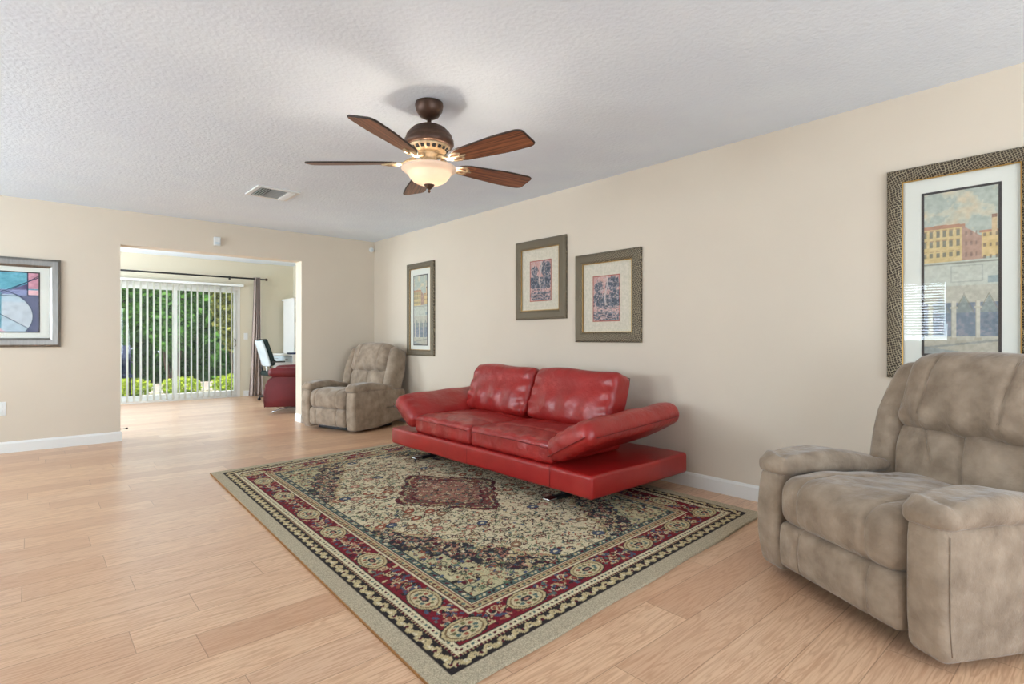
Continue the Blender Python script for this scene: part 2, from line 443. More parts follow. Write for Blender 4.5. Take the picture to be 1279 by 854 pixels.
struct('wall_far_left', wall_with_holes('x', XP0-.2, XP0, YB+TH, YP, 0, H2, [(8.1, 10.3, .55, 2.15)]), M['wall2'])

def baseboard(name, axis, a0, a1, face, sgn, h=.105):
    t = .014; mb = MB()
    pr = [(0, 0), (sgn*t, 0), (sgn*t, h-.018), (sgn*t*.5, h-.004), (0, h)]
    if axis == 'x': mb.prism([(face+p, z) for p, z in pr], 'x', a0, a1)   # runs along x, profile in (y,z)
    else: mb.prism([(face+p, z) for p, z in pr], 'y', a0, a1)
    return struct(name, mb, M['white'])
baseboard('baseboard_back', 'x', XL, OX0, YB, -1)
baseboard('baseboard_back.001', 'x', OX1, XR-.014, YB, -1)
baseboard('baseboard_right', 'y', YF, YB-.014, XR, -1)
baseboard('baseboard_left', 'y', YF, YB-.014, XL, 1)
baseboard('baseboard_jamb', 'y', YB-.014, YB+TH, OX0, 1)
baseboard('baseboard_jamb.001', 'y', YB-.014, YB+TH, OX1, -1)
baseboard('baseboard_far', 'x', 2.99, XP1, YP, -1)
baseboard('baseboard_far.001', 'x', XP0, .66, YP, -1)
baseboard('baseboard_far_right', 'y', YB+TH, YP-.014, XP1, -1)

# windows in the walls the camera does not see (the main room ones show in the picture glass)
def window(name, axis, face, a0, a1, z0, z1, blinds=True, inward=1):
    def bx(mb, p, q, c0, c1, zz0, zz1):
        c0, c1 = sorted((face+inward*c0, face+inward*c1))
        if axis == 'x': mb.box(c0, c1, p, q, zz0, zz1)
        else: mb.box(p, q, c0, c1, zz0, zz1)
    mb = MB(); w = .05
    bx(mb, a0, a1, -.12, -.06, z0, z0+w); bx(mb, a0, a1, -.12, -.06, z1-w, z1)
    bx(mb, a0, a0+w, -.12, -.06, z0+w, z1-w); bx(mb, a1-w, a1, -.12, -.06, z0+w, z1-w)
    bx(mb, (a0+a1)/2-.02, (a0+a1)/2+.02, -.12, -.06, z0+w, z1-w)
    o = struct(name, mb, M['white'])
    if blinds:
        mb = MB(); z = z0+.05
        while z < z1-.03:
            bx(mb, a0+.06, a1-.06, .0, .012, z, z+.022); z += .042
        mb.build('blind', M['slat'], o)
    return o
window('window_1', 'x', XL, 1.8, 3.7, 1.0, 2.0)
window('window_2', 'x', XL, 4.65, 6.15, 1.0, 2.0)
window('window_3', 'y', YF, -.8, 2.8, .3, 2.3, False)
window('window_added', 'x', XP0, 8.1, 10.3, .55, 2.15, False)  # invented window, added to go with the back room fill lamp

# ------------------------------------------------------------------ sliding patio door
D0, D1, DZ = .72, 2.93, 2.03
fr = MB()
for (a, b, z0, z1) in ((D0, D0+.05, 0, DZ), (D1-.05, D1, 0, DZ)): fr.box(a, b, YP-.01, YP+.13, z0, z1)
fr.box(D0+.05, D1-.05, YP-.01, YP+.13, DZ-.05, DZ); fr.box(D0+.05, D1-.05, YP-.01, YP+.13, 0, .035)
door = struct('door_1', fr, M['white'])
XM = 1.905
for (a, b, y) in ((D0+.05, XM+.022, YP+.085), (XM-.022, D1-.05, YP+.045)):
    sb = MB(); w = .045
    sb.box(a, a+w, y-.02, y+.02, .035, DZ-.05); sb.box(b-w, b, y-.02, y+.02, .035, DZ-.05)
    sb.box(a+w, b-w, y-.02, y+.02, .035, .035+.08); sb.box(a+w, b-w, y-.02, y+.02, DZ-.05-.06, DZ-.05)
    s = sb.build('door_sash', M['white'], door)
    MB().box(a+w, b-w, y-.004, y+.004, .115, DZ-.11).build('glass_pane', M['pane'], s)
hb = MB().tube([(D1-.085, YP+.02, .93), (D1-.085, YP-.02, .95), (D1-.085, YP-.025, 1.05), (D1-.085, YP+.02, 1.07)], .009)
hb.build('door_handle', M['black'], door)

# vertical blinds in front of the door
vb = thing('vertical_blind', 'open white vertical slat blind across the sliding patio door', 'blind', (1.83, YP-.06, 0))
MB().box(.66, 2.97, YP-.085, YP-.012, 2.035, 2.075).build('head_rail', M['plastic'], vb, vb.location)
k = 0; x = .74
while x < 2.80:
    a = math.radians(63); w = .089
    mtx = Matrix.Translation((x, YP-.055, 0)) @ Matrix.Rotation(a, 4, 'Z')
    mb = MB(); N = 4; vs = []
    for z in (.03, 2.034):
        for i in range(N+1):
            u = -w/2+w*i/N; vs.append((u, .006*(1-(2*u/w)**2), z))
    n1 = N+1
    mb.add(vs, [(i, i+1, n1+i+1, n1+i) for i in range(N)], True, mtx)
    # give the vane its thickness
    mb.add([Vector(v)+Vector((0, .0012, 0)) for v in vs], [(n1+i, n1+i+1, i+1, i) for i in range(N)], True, mtx)
    o = mb.build('slat', M['slat'], vb, vb.location, flip=False)
    x += .0925
MB().tube([(2.80, YP-.07, 2.03), (2.80, YP-.07, .9)], .004).build('wand', M['plastic'], vb, vb.location)

# curtain rod and curtain
rod = thing('curtain_rod', 'thin black curtain rod above the patio door', 'curtain rod', (2.0, YP-.12, 2.19))
MB().tube([(.3, YP-.12, 2.19), (3.33, YP-.12, 2.19)], .015).build('rod', M['black'], rod, rod.location)
for x in (.3, 3.36): MB().lathe([(.001, -.03), (.018, -.022), (.026, 0), (.018, .022), (.001, .03)], (0, 0, 0), 16, Matrix.Translation((x, YP-.12, 2.19)) @ Matrix.Rotation(PI/2, 4, 'Y')).build('finial', M['bronze'], rod, rod.location)
for x in (.7, 2.75): MB().box(x-.008, x+.008, YP-.12, YP-.0, 2.185, 2.20).box(x-.015, x+.015, YP-.012, YP, 2.16, 2.22).build('bracket', M['black'], rod, rod.location)
def curtain():
    mb = MB(); nx, nz = 90, 40; vs = []
    for k in range(nz+1):
        z = .012+2.21*k/nz; t = max(0., 1-z/2.225)
        w0, w1 = 3.17-.095*t**1.6-.025, 3.25+.055*t**1.6
        for i in range(nx+1):
            u = i/nx; f = .038*math.sin(u*2*PI*4.0+.7)*(1-.2*t) + .01*math.sin(u*31+z*2)*t
            vs.append((w0+(w1-w0)*u+.01*math.sin(z*3+u*9)*t, YP-.12+f, z))
    n = nx+1
    fs = [(k*n+i, k*n+i+1, (k+1)*n+i+1, (k+1)*n+i) for k in range(nz) for i in range(nx)]
    mb.add(vs, fs, True); o = mb.build('curtain_panel', M['curtain'], flip=False)
    md = o.modifiers.new('thickness', 'SOLIDIFY'); md.thickness = .003
    return o
cu = curtain(); cur_t = thing('curtain', 'mauve grey full length curtain gathered at right of patio door', 'curtain')
cu.parent = cur_t

# wall plates and small devices
t = thing('wall_outlet', 'white wall outlet low on the wall under the silver framed art', 'outlet', (-.205, YB-.003, .42))
MB().box(-.245, -.165, YB-.006, YB, .355, .485, bev=.004).build('cover_plate', M['plastic'], t, t.location)
for z in (.395, .445): MB().box(-.222, -.188, YB-.009, YB-.005, z-.016, z+.016, bev=.002).box(-.214, -.211, YB-.0095, YB-.008, z-.006, z+.008).box(-.2, -.197, YB-.0095, YB-.008, z-.006, z+.008).build('socket', M['plastic'], t, t.location)
t = thing('light_switch', 'white light switch between patio door and curtain', 'switch', (3.03, YP-.003, 1.12))
MB().box(2.995, 3.065, YP-.006, YP, 1.06, 1.18, bev=.004).build('cover_plate', M['plastic'], t, t.location)
MB().box(3.022, 3.038, YP-.012, YP-.005, 1.10, 1.14, bev=.002).build('toggle', M['plastic'], t, t.location)
t = thing('motion_sensor', 'small white boxy motion sensor above the wide doorway', 'sensor', (1.64, YB-.003, 2.2))
MB().box(1.605, 1.675, YB-.045, YB, 2.165, 2.265, bev=.008).build('housing', M['plastic'], t, t.location)
MB().box(1.617, 1.663, YB-.050, YB-.042, 2.175, 2.205, bev=.004).build('lens', M['ice'], t, t.location)
t = thing('smoke_detector', 'small round white detector high up in the room corner', 'detector', (3.575, YB-.02, 2.33))
MB().lathe([(.034, 0), (.036, .012), (.032, .026), (.020, .032)], (0, 0, 0), 28, Matrix.Translation((3.603, YB-.001, 2.325)) @ Matrix.Rotation(PI/2, 4, 'X')).build('housing', M['plastic'], t, t.location)
MB().lathe([(.016, .030), (.012, .038)], (0, 0, 0), 20, Matrix.Translation((3.603, YB-.001, 2.325)) @ Matrix.Rotation(PI/2, 4, 'X')).build('lens', M['ice'], t, t.location)
t = thing('door_stop', 'little spring door stop on the left doorway jamb', 'door stop', (OX0+.014, YB+.05, .13))
MB().tube([(OX0, YB+.03, .125), (OX0+.055, YB+.03, .125)], .005).build('spring', M['chrome'], t, t.location)
MB().tube([(OX0+.05, YB+.03, .125), (OX0+.068, YB+.03, .125)], .009).build('rubber_tip', M['black'], t, t.location)

# ceiling air vent
def vent():
    x0, x1, y0, y1 = 1.51, 1.885, 5.09, 5.48
    t = thing('ceiling_vent', 'square white louvred air vent in the ceiling', 'vent', ((x0+x1)/2, (y0+y1)/2, H))
    w = .035; mb = MB()
    for (a, b, c, d) in ((x0, x1, y0, y0+w), (x0, x1, y1-w, y1), (x0, x0+w, y0+w, y1-w), (x1-w, x1, y0+w, y1-w)): mb.box(a, b, c, d, H-.012, H)
    mb.build('frame', M['plastic'], t, t.location)
    MB().box(x0+w, x1-w, y0+w, y1-w, H-.002, H-.0005).build('duct', M['dark'], t, t.location)
    # louvres: three banks
    for i in range(4):
        x = x0+w+.012+i*.022
        MB().box(-.001, .001, y0+w, y1-w, -.011, .011, mtx=Matrix.Translation((x, 0, H-.012)) @ Matrix.Rotation(math.radians(35), 4, 'Y')).build('louvre', M['plastic'], t, t.location)
    for i in range(7):
        y = y0+w+.02+i*.043
        MB().box(x0+w+.095, x1-w-.07, -.001, .001, -.013, .013, mtx=Matrix.Translation((0, y, H-.012)) @ Matrix.Rotation(math.radians(-40), 4, 'X')).build('louvre', M['plastic'], t, t.location)
    for i in range(3):
        x = x1-w-.012-i*.022
        MB().box(-.001, .001, y0+w, y1-w, -.011, .011, mtx=Matrix.Translation((x, 0, H-.012)) @ Matrix.Rotation(math.radians(-35), 4, 'Y')).build('louvre', M['plastic'], t, t.location)
vent()

# ------------------------------------------------------------------ rug
RUG = ((.93, 1.36), (3.40, 1.50), (3.47, 5.06), (1.085, 4.89))   # near-left, near-right, far-right, far-left
def rug_image():
    Wd, Ld, s = 2.43, 3.54, .0058
    nx, ny = int(Wd/s), int(Ld/s)
    u, v = np.meshgrid((np.arange(nx)+.5)*s, (np.arange(ny)+.5)*s)
    img = np.zeros((ny, nx, 3)); R = np.random.RandomState(3)
    e = np.minimum(np.minimum(u, Wd-u), np.minimum(v, Ld-v))
    horiz = (np.minimum(v, Ld-v) < np.minimum(u, Wd-u))
    a = np.where(horiz, u, v)                   # along-border coordinate
    ivory, beige, grey = (212, 200, 166), (190, 172, 130), (182, 169, 144)
    navy, dark, red, dred = (46, 45, 52), (42, 36, 36), (118, 26, 38), (84, 22, 34)
    teal, green, rust, pink, blue, olive = (84, 104, 98), (96, 116, 86), (150, 84, 62), (176, 124, 106), (72, 82, 104), (110, 104, 70)
    def P(mask, c): img[mask] = c
    P(e >= 0, grey); P(u < .008, (150, 104, 62))
    P(e > .080, dark); P(e > .145, dred); P(e > .158, ivory); P(e > .192, dark); P(e > .198, red)
    P(e > .345, ivory); P(e > .352, dred); P(e > .358, beige); P(e > .388, red); P(e > .396, ivory); P(e > .402, dark)
    P(e > .408, teal); P(e > .435, dark); P(e > .441, ivory)
    # field
    cu, cv = Wd/2, Ld/2; fu, fv = cu-.441, cv-.441
    du, dv = np.abs(u-cu), np.abs(v-cv); ru, rv = fu-du, fv-dv      # distance from field edges
    fld = e > .441
    ang = np.arctan2(rv/1.05, ru/.55+1e-6); rad = np.hypot(rv/1.05, ru/.55)
    span = fld & (ru/.60+rv/1.15+.075*np.abs(np.sin(ang*9)) < 1.0)
    span_in = fld & (ru/.60+rv/1.15+.075*np.abs(np.sin(ang*9)) < .62)
    rim = fld & (np.abs(ru/.60+rv/1.15+.075*np.abs(np.sin(ang*9))-1.0) < .025)
    P(span, navy); P(rim, beige); P(span_in, (190, 180, 142))
    dm = du/.44+dv/.58 + .03*np.cos(np.arctan2(dv, du)*16)
    P(fld & (dm < 1.0), dred); P(fld & (dm < .90), beige); P(fld & (dm < .86), (120, 62, 60)); P(fld & (dm < .72), dred); P(fld & (dm < .66), (158, 112, 96))
    def blob(x, y, r1, r2, c, rot=0., ring=None):
        i0, i1 = max(0, int((y-max(r1, r2))/s)-1), min(ny, int((y+max(r1, r2))/s)+2)
        j0, j1 = max(0, int((x-max(r1, r2))/s)-1), min(nx, int((x+max(r1, r2))/s)+2)
        if i1 <= i0 or j1 <= j0: return
        uu, vv = u[i0:i1, j0:j1]-x, v[i0:i1, j0:j1]-y
        p = uu*math.cos(rot)+vv*math.sin(rot); q = -uu*math.sin(rot)+vv*math.cos(rot)
        d = (p/r1)**2+(q/r2)**2
        m_ = d < 1 if ring is None else (d < 1) & (d > ring)
        img[i0:i1, j0:j1][m_] = c
    def curl(x, y, r, c, a0, span_, wd=1):
        n = max(6, int(r*span_/s*1.6))
        for k_ in range(n):
            aa = a0+span_*k_/n; rr = r*(1-.45*k_/n)
            j, i = int((x+rr*math.cos(aa))/s), int((y+rr*math.sin(aa))/s)
            if 0 <= i < ny-1 and 0 <= j < nx-1: img[i:i+wd, j:j+wd] = c
    # field scrolls
    fp = [dark, (86, 74, 62), (86, 74, 62), rust, green, (96, 104, 92), (120, 96, 70), (70, 60, 56), dred]
    for k_ in range(4300):
        x, y = R.uniform(.45, Wd-.45), R.uniform(.45, Ld-.45)
        curl(x, y, R.uniform(.012, .034), fp[R.randint(len(fp))], R.uniform(0, 6.28), R.uniform(2, 4.5))
    for k_ in range(1500):
        x, y = R.uniform(.45, Wd-.45), R.uniform(.45, Ld-.45)
        blob(x, y, R.uniform(.006, .014), R.uniform(.005, .01), [rust, teal, green, pink, olive, blue, beige, dred, ivory][R.randint(9)], R.uniform(0, 3))
    for k_ in range(26):                          # symmetric palmettes of the field
        x, y = R.uniform(.08, fu-.05), R.uniform(.12, fv-.05)
        if x/.44+y/.58 < 1.1 or (fu-x)/.6+(fv-y)/1.15 < 1.0: continue
        c = [rust, pink, olive, (146, 110, 84), blue][R.randint(5)]
        for sx in (-1, 1):
            for sy in (-1, 1):
                blob(cu+sx*x, cv+sy*y, .038, .028, c, .5*sx*sy); blob(cu+sx*x, cv+sy*y, .042, .032, dark, .5*sx*sy, .8); blob(cu+sx*x, cv+sy*y, .014, .01, ivory)
    # spandrel flowers
    for k_ in range(700):
        x, y = R.uniform(0, .6), R.uniform(0, 1.1); q = x/.6+y/1.15
        if q > .97 or q < .60: continue
        for sx in (-1, 1):
            for sy in (-1, 1): curl(cu+sx*(fu-x), cv+sy*(fv-y), .008+.012*((k_*.37) % 1), [ivory, beige, (150, 130, 100), pink][k_ % 4], k_*.9, 3.6)
    for k_ in range(420):
        x, y = R.uniform(0, .6), R.uniform(0, 1.1); q = x/.6+y/1.15
        if q > .97: continue
        c = [ivory, pink, teal, beige, dred][R.randint(5)] if q > .62 else [dark, dred, blue, rust, green][R.randint(5)]
        r_ = R.uniform(.006, .018)
        for sx in (-1, 1):
            for sy in (-1, 1): blob(cu+sx*(fu-x), cv+sy*(fv-y), r_, r_*.7, c, k_*.7, None if k_ % 2 else .35)
    for k_ in range(500):                         # medallion flecks
        x, y = R.uniform(-.44, .44), R.uniform(-.58, .58)
        if abs(x)/.44+abs(y)/.58 < .98: curl(cu+x, cv+y, R.uniform(.01, .02), [dark, ivory, dred, beige, teal, ivory][R.randint(6)], R.uniform(0, 6), 3.4)
    # borders: walk round the rug
    def around(off, step):
        pts = []
        for side in range(4):
            L_ = Wd if side % 2 == 0 else Ld; n = int(round((L_-2*off)/step))
            for i_ in range(n):
                q = off+(L_-2*off)*(i_+.5)/n
                pts.append(((q, off), (Wd-off, q), (q, Ld-off), (off, q))[side]+(0. if side % 2 == 0 else PI/2, i_))
        return pts
    for x, y, a_, i_ in around(.112, .034):
        curl(x, y, .020, beige, a_+PI*(i_ % 2), 3.6, 2); blob(x, y, .008, .008, [dred, ivory, beige][i_ % 3])
        blob(x+.012*math.cos(a_), y+.012*math.sin(a_), .006, .005, ivory)
    for x, y, a_, i_ in around(.151, .016): blob(x, y, .004, .004, beige)
    for x, y, a_, i_ in around(.175, .026): blob(x, y, .0075, .006, [dred, dark, teal][i_ % 3], a_)
    for x, y, a_, i_ in around(.373, .032): blob(x, y, .010, .007, [dred, teal, dark, rust][i_ % 4], a_); curl(x, y, .012, (120, 96, 70), a_, 3.2)
    for x, y, a_, i_ in around(.421, .026): blob(x, y, .011, .007, [dark, beige, ivory, dred][i_ % 4], a_+.6)
    for x, y, a_, i_ in around(.272, .021):
        for q in range(5):
            ox, oy = R.uniform(-.06, .06), R.uniform(-.06, .06)
            nx_, ny_ = (0, oy) if abs(a_) < 1 else (ox, 0)
            blob(x+nx_, y+ny_, R.uniform(.008, .018), R.uniform(.006, .010), [beige, blue, dred, teal, dark, rust, pink, blue][R.randint(8)], R.uniform(0, 3))
        curl(x, y+(.03 if abs(a_) < 1 else 0)*math.sin(i_), .026, [beige, beige, dark, ivory][i_ % 4], R.uniform(0, 6), 3.8)
    def rosette(x, y, hor):
        r1, r2 = (.098, .064) if hor else (.064, .098)
        blob(x, y, r1+.006, r2+.006, dark); blob(x, y, r1, r2, beige); blob(x, y, r1*.86, r2*.86, (120, 96, 66)); blob(x, y, r1*.78, r2*.78, (200, 186, 148))
        for q in range(10):
            aa = q*PI/5; blob(x+r1*.52*math.cos(aa), y+r2*.52*math.sin(aa), .011, .009, [teal, rust, olive][q % 3])
        blob(x, y, r1*.3, r2*.3, navy); blob(x, y, r1*.14, r2*.14, pink)
    us = [.272, .60, 1.0, 1.43, 1.83, Wd-.272]; vs_ = [.57, 1.07, 1.57, 1.97, 2.47, 2.97]
    for q in us: rosette(q, .272, True); rosette(q, Ld-.272, True)
    for q in vs_: rosette(.272, q, False); rosette(Wd-.272, q, False)
    return img
def rug():
    img = rug_image()
    a, b, c, d = [np.array(p) for p in RUG]
    def P(u, v):
        p = [(1-u)*(1-v)*a[i]+u*(1-v)*b[i]+u*v*c[i]+(1-u)*v*d[i] for i in (0, 1)]
        wob = .004*np.sin(u*23+v*5)*(v < .004)
        return p[0], p[1]+wob, np.full_like(u, .011)
    m = attr_mat('rug_pile', .95, (260, .8), .03, .34, .1)
    o = grid_pattern('area_rug', img, P, m, origin=(2.2, 3.2, 0), skirt=.0105)
    tag(o, 'large oriental rug with red border and ivory field under the sofa', 'rug')
rug()

# ------------------------------------------------------------------ red sofa
def sofa():
    X0, X1, Y0, Y1 = 2.50, 3.55, 2.115, 4.52
    t = thing('sofa', 'red leather two seat sofa with flared arms on the rug', 'sofa', ((X0+X1)/2, (Y0+Y1)/2, .011))
    O = t.location
    zb, zt = .125, .268
    def base_def(x, y, z):
        return (x-.004*math.sin(y*9)*(x < 0), y, z-.003*math.sin(x*7+1)*(z > 0))
    base = MB().pad(((X0+X1)/2, (Y0+Y1)/2, (zb+zt)/2), (X1-X0, Y1-Y0, zt-zb), .022, .04, base_def).build('platform', M['leather_flat'], t, O)
    # vertical seams and piping on platform
    for y in (2.47, 3.355, 4.17): MB().tube([(X0-.001, y, zb+.012), (X0-.002, y, zt-.012), (X0+.012, y, zt+.001), (X0+.3, y, zt+.001)], .0022, 5).build('seam', M['seam'], base)
    # seat cushions
    for (y0, y1) in ((2.485, 3.352), (3.358, 4.16)):
        cy = (y0+y1)/2; w = y1-y0
        def df(x, y, z, w=w, y0=y0):
            top = 1 if z > 0 else 0
            b = (1-(2*y/w)**2)*(1-(x/.37)**4)
            zz = z+top*(.022*max(0, b))
            if top:
                zz -= .012*math.exp(-((x+.13)/.012)**2)        # cross seams
                zz -= .010*math.exp(-((x-.14)/.012)**2)
                zz += .005*math.sin(y*21+x*9)*math.cos(x*16-y*6)*max(0, b)+.004*math.sin(y*40+3*math.sin(x*13))*(x < -.2)
            xx = x-(.010*(1-(2*y/w)**2)+.004*math.sin(y*34))*(x < -.25)
            return (xx, y, zz)
        c = MB().pad((2.53+.37, cy, .268+.075), (.74, w, .15), .035, .016, df).build('seat_cushion', M['leather'], t, O)
        p = MB()
        yy = [y0+.03+(w-.06)*i/30 for i in range(31)]
        p.tube([(2.5185-.010*(1-(2*(y-cy)/w)**2), y, .382+.004*math.sin(y*7)) for y in yy], .0028, 5)
        p.build('piping', M['seam'], c, (0, 0, 0))
    # back cushions, leaning on the wall side
    for (y0, y1) in ((2.475, 3.352), (3.362, 4.20)):
        cy = (y0+y1)/2; w = y1-y0; hh = .45
        def df(x, y, z, w=w, hh=hh):
            fy = max(0, 1-abs(2*y/w)**3); fz = max(0, 1-abs(2*z/hh)**3)
            b = fy*fz
            fr_ = 1 if x < 0 else 0
            xx = x-fr_*(.040*b-.006*math.sin(z*24+y*3)*fz*fy) + (1-fr_)*.03*b
            # gathers near the side edges
            xx += fr_*.008*math.sin(z*55+y*10)*math.exp(-((abs(y)-w/2+.06)/.05)**2)
            xx += fr_*.010*math.sin(y*30+6*z)*math.exp(-((z+hh*.22)/.08)**2)*fy
            zz = z*(1-.05*abs(2*y/w)**3)+.008*math.sin(y*9)*(z > .15)
            return (xx, y*(1-.03*(2*z/hh)**2), zz)
        mtx = Matrix.Translation((3.245, cy, .615)) @ Matrix.Rotation(math.radians(21), 4, 'Y')
        c = MB().pad((0, 0, 0), (.19, w, hh), .05, .016, df, mtx).build('back_cushion', M['leather'], t, O)
        p = MB(); pts = []
        for i in range(41):
            q = i/40*2*(hh+w)-0
        ring = []
        hz, hy = hh/2-.012, w/2-.014
        for i in range(12): ring.append((-hy, -hz+2*hz*i/12))
        for i in range(12): ring.append((-hy+2*hy*i/12, hz*(1-.04*abs(-1+2*i/12)**3)))
        for i in range(13): ring.append((hy, hz-2*hz*i/12))
        p.tube([mtx @ Vector((.062, a*(1-.03*(2*b/hh)**2)*1.02, b*1.015)) for a, b in ring], .0028, 5).build('piping', M['seam'], c, (0, 0, 0))
    # winged arms: tilted pads running front to back
    for s, yi, yo in ((-1, 2.49, 2.10), (1, 4.165, 4.50)):
        # local: x along depth, y outward, z thickness
        wd = .42 if s < 0 else .37
        def df(x, y, z, wd=wd):
            f = max(0, 1-(2*y/wd)**2)
            bulge = .030*f*(1 if z > 0 else .5)
            e = max(0, 1-(2*x/1.0)**6)
            zz = z+(bulge if z > 0 else -bulge*.6)*(.5+.5*e)
            zz += .004*math.sin(x*18+y*9)*(z > 0)
            g = math.exp(-((x+.46)/.05)**2)
            zz += g*.005*math.sin(y*70)
            xx = x-.012*g*math.cos(y*8)
            return (xx, y, zz+.05*(x+.5))
        tilt = math.atan2(.185, abs(yo-yi)-.04)
        out = Matrix(((1, 0, 0, 0), (0, s, 0, 0), (0, 0, 1, 0), (0, 0, 0, 1)))
        mtx = Matrix.Translation((3.02, yi, .347)) @ out @ Matrix.Rotation(tilt, 4, 'X') @ Matrix.Translation((0, wd/2-.02, .0))
        a = MB().pad((0, 0, 0), (1.05, wd, .150), .068, .018, df, mtx).build('armrest', M['leather'], t, O)
        p = MB()
        p.tube([mtx @ Vector((x, wd/2-.004, -.046+.05*(x+.5))) for x in np.linspace(-.47, .46, 20)], .003, 5)
        p.tube([mtx @ Vector((-.535, y, -.02)) for y in np.linspace(-wd/2+.03, wd/2-.03, 12)], .003, 5)
        p.build('piping', M['seam'], a, (0, 0, 0))
    # metal runners
    for y in (2.56, 4.22):
        mb = MB().box(2.60, 3.42, y-.022, y+.022, .013, .035, bev=.006)
        mb.box(2.72, 2.76, y-.018, y+.018, .035, .127); mb.box(3.28, 3.32, y-.018, y+.018, .035, .127)
        r = mb.build('leg', M['black'], t, O)
        MB().pad((2.595, y, .024), (.085, .062, .024), .0115, .02).build('foot_cap', M['chrome'], r, (0, 0, 0))
        MB().tube([(2.74, y, .03), (2.74, y, .127)], .013, 12).build('post', M['chrome'], r, (0, 0, 0))
sofa()

# ------------------------------------------------------------------ recliners
def recliner(name, label, cat, loc, rz, m, ms, group=None):
    t = thing(name, label, cat, loc, rz, group)
    LOCAL.add(t.name)
    # hidden plinth and rocker base
    MB().box(-.33, .33, -.28, .30, .0, .10, bev=.01).build('base', M['black'], t)
    # arm bodies
    for s in (-1, 1):
        def df(x, y, z, s=s):
            f = (z+.225)/.45
            xx = x+s*.012*math.sin(PI*min(1, max(0, f)))+ (.010 if x*s > 0 else 0)*s*math.sin((y+.4)*3.2)
            yy = y
            if y < 0: yy = y-.016*math.sin(PI*min(1, max(0, f))) + .035*max(0, .25-f) + .05*max(0, f-.85)
            else: yy = y + .02*f
            zz = z
            if z < 0: zz = z+.050*max(0, (y+.05))/.4   # lower edge rises to the rear
            else: zz = z-.035*max(0, y)/.4
            return (xx, yy, zz)
        a = MB().pad((s*.374, -.015, .256), (.145, .83, .462), .035, .02, df).build('arm_body', m, t)
        sb = MB()
        sb.tube([(s*(.374+.074+.012*math.sin(PI*f)), -.405-.016*math.sin(PI*f)+.035*max(0, .25-f), .05+.43*f) for f in np.linspace(.03, .93, 14)], .0016, 5)
        sb.build('seam', ms, a)
        # arm pad
        def dp(x, y, z, s=s):
            f = (y+.32)/.64                       # 0 front .. 1 rear
            k = math.sin(PI*min(1, max(0, f*.86+.12)))
            top = z > 0
            zz = z*(.60+.50*k) + (.022*k if top else .008*k) - .050*max(0, f-.45)
            zz += (.009*math.sin(y*85+x*20)*math.exp(-((f-.06)/.08)**2)+.003*math.sin(x*50+y*13)) * (1 if top else .3)
            if not top: zz -= .012*math.exp(-((f-.02)/.2)**2)
            xx = x*(.80+.24*k)
            return (xx, y-.02*(1-(x/.1)**2)*(f < .3), zz)
        p = MB().pad((s*.372, -.115, .502), (.192, .63, .078), .0385, .012, dp).build('arm_pad', m, t)
    # seat cushion rolling over the front
    def ds(x, y, z):
        f = (y+.33)/.66
        w = max(0, 1-(x/.33)**4); top = z > 0
        zz = z+(.030*w*(1 if top else 0)) - (.035*(f) if top else 0)
        fr_ = max(0, 1-f/.22)
        if top: zz -= .02*fr_
        yy = y-.030*w*max(0, 1-abs((z-.0)/.12)**2)*(f < .35)
        for gx in (-.17, .17):
            g = math.exp(-((x-gx-.03*math.sin(f*4))/.010)**2)
            if top: zz -= .013*g*(f < .75)
            if f < .1: yy += .012*g
        if top: zz += (.004*math.sin(x*17+y*11)+.003*math.sin(x*9-y*31+2*math.sin(x*12)))*w
        return (x, yy, zz)
    se = MB().pad((0, -.10, .365), (.600, .68, .225), .065, .0095, ds).build('seat_cushion', m, t)
    # footrest panel
    def dfo(x, y, z):
        w = max(0, 1-(x/.33)**4)
        yy = y-.022*w*max(0, 1-(z/.11)**2)*(y < 0)
        for gx in (-.17, .17): yy += .011*math.exp(-((x-gx)/.009)**2)*(y < 0)
        return (x, yy, z)
    fo = MB().pad((0, -.385, .165), (.600, .11, .205), .03, .009, dfo).build('footrest', m, t)
    # back assembly, leaning backwards
    lean = math.radians(-17)
    B = Matrix.Translation((0, .225, .42)) @ Matrix.Rotation(lean, 4, 'X')
    def dl(x, y, z):
        w = max(0, 1-(x/.32)**4)
        yy = y-(.040*w*max(0, 1-(z/.17)**2) if y < 0 else 0)
        if y < 0:
            yy += .020*math.exp(-((x-.03+z*.25)/.010)**2)+.014*math.exp(-((x+.10+z*.4)/.008)**2)*(z > -.02)
            yy += .011*math.sin(x*26+z*18)*math.exp(-((z-.08)/.08)**2)
        return (x*(1+.08*z/.15), yy, z)
    MB().pad((0, .02, .125), (.60, .17, .30), .05, .0085, dl, B).build('lumbar_cushion', m, t)
    def dh(x, y, z):
        w = max(0, 1-(x/.31)**4); k = (z+.16)/.32
        yy = y
        if y < 0:
            yy -= .045*w*math.sin(PI*min(1, max(0, .15+.75*k)))
            yy += .012*math.sin(x*38+2*math.sin(z*9))*math.exp(-((k)/.35)**2)
            for gx in (-.17, .17): yy += .012*math.exp(-((x-gx-.02*k)/.009)**2)
        else: yy += .02*w
        zz = z+.020*w*(z > 0)-.012*(x/.3)**2*(z > 0)
        return (x*(1-.04*k), yy, zz)
    hr = MB().pad((0, -.005, .420), (.645, .21, .37), .08, .0095, dh, B).build('headrest', m, t)
    def stitch(par, fn, pts, mtx=None, off=(0, 0, 0)):
        for d in (-.004, .004):
            q = [Vector(fn(x+d, y, z))+Vector(off) for x, y, z in pts]
            if mtx is not None: q = [mtx @ v for v in q]
            MB().tube(q, .0011, 4).build('stitching', ms, par)
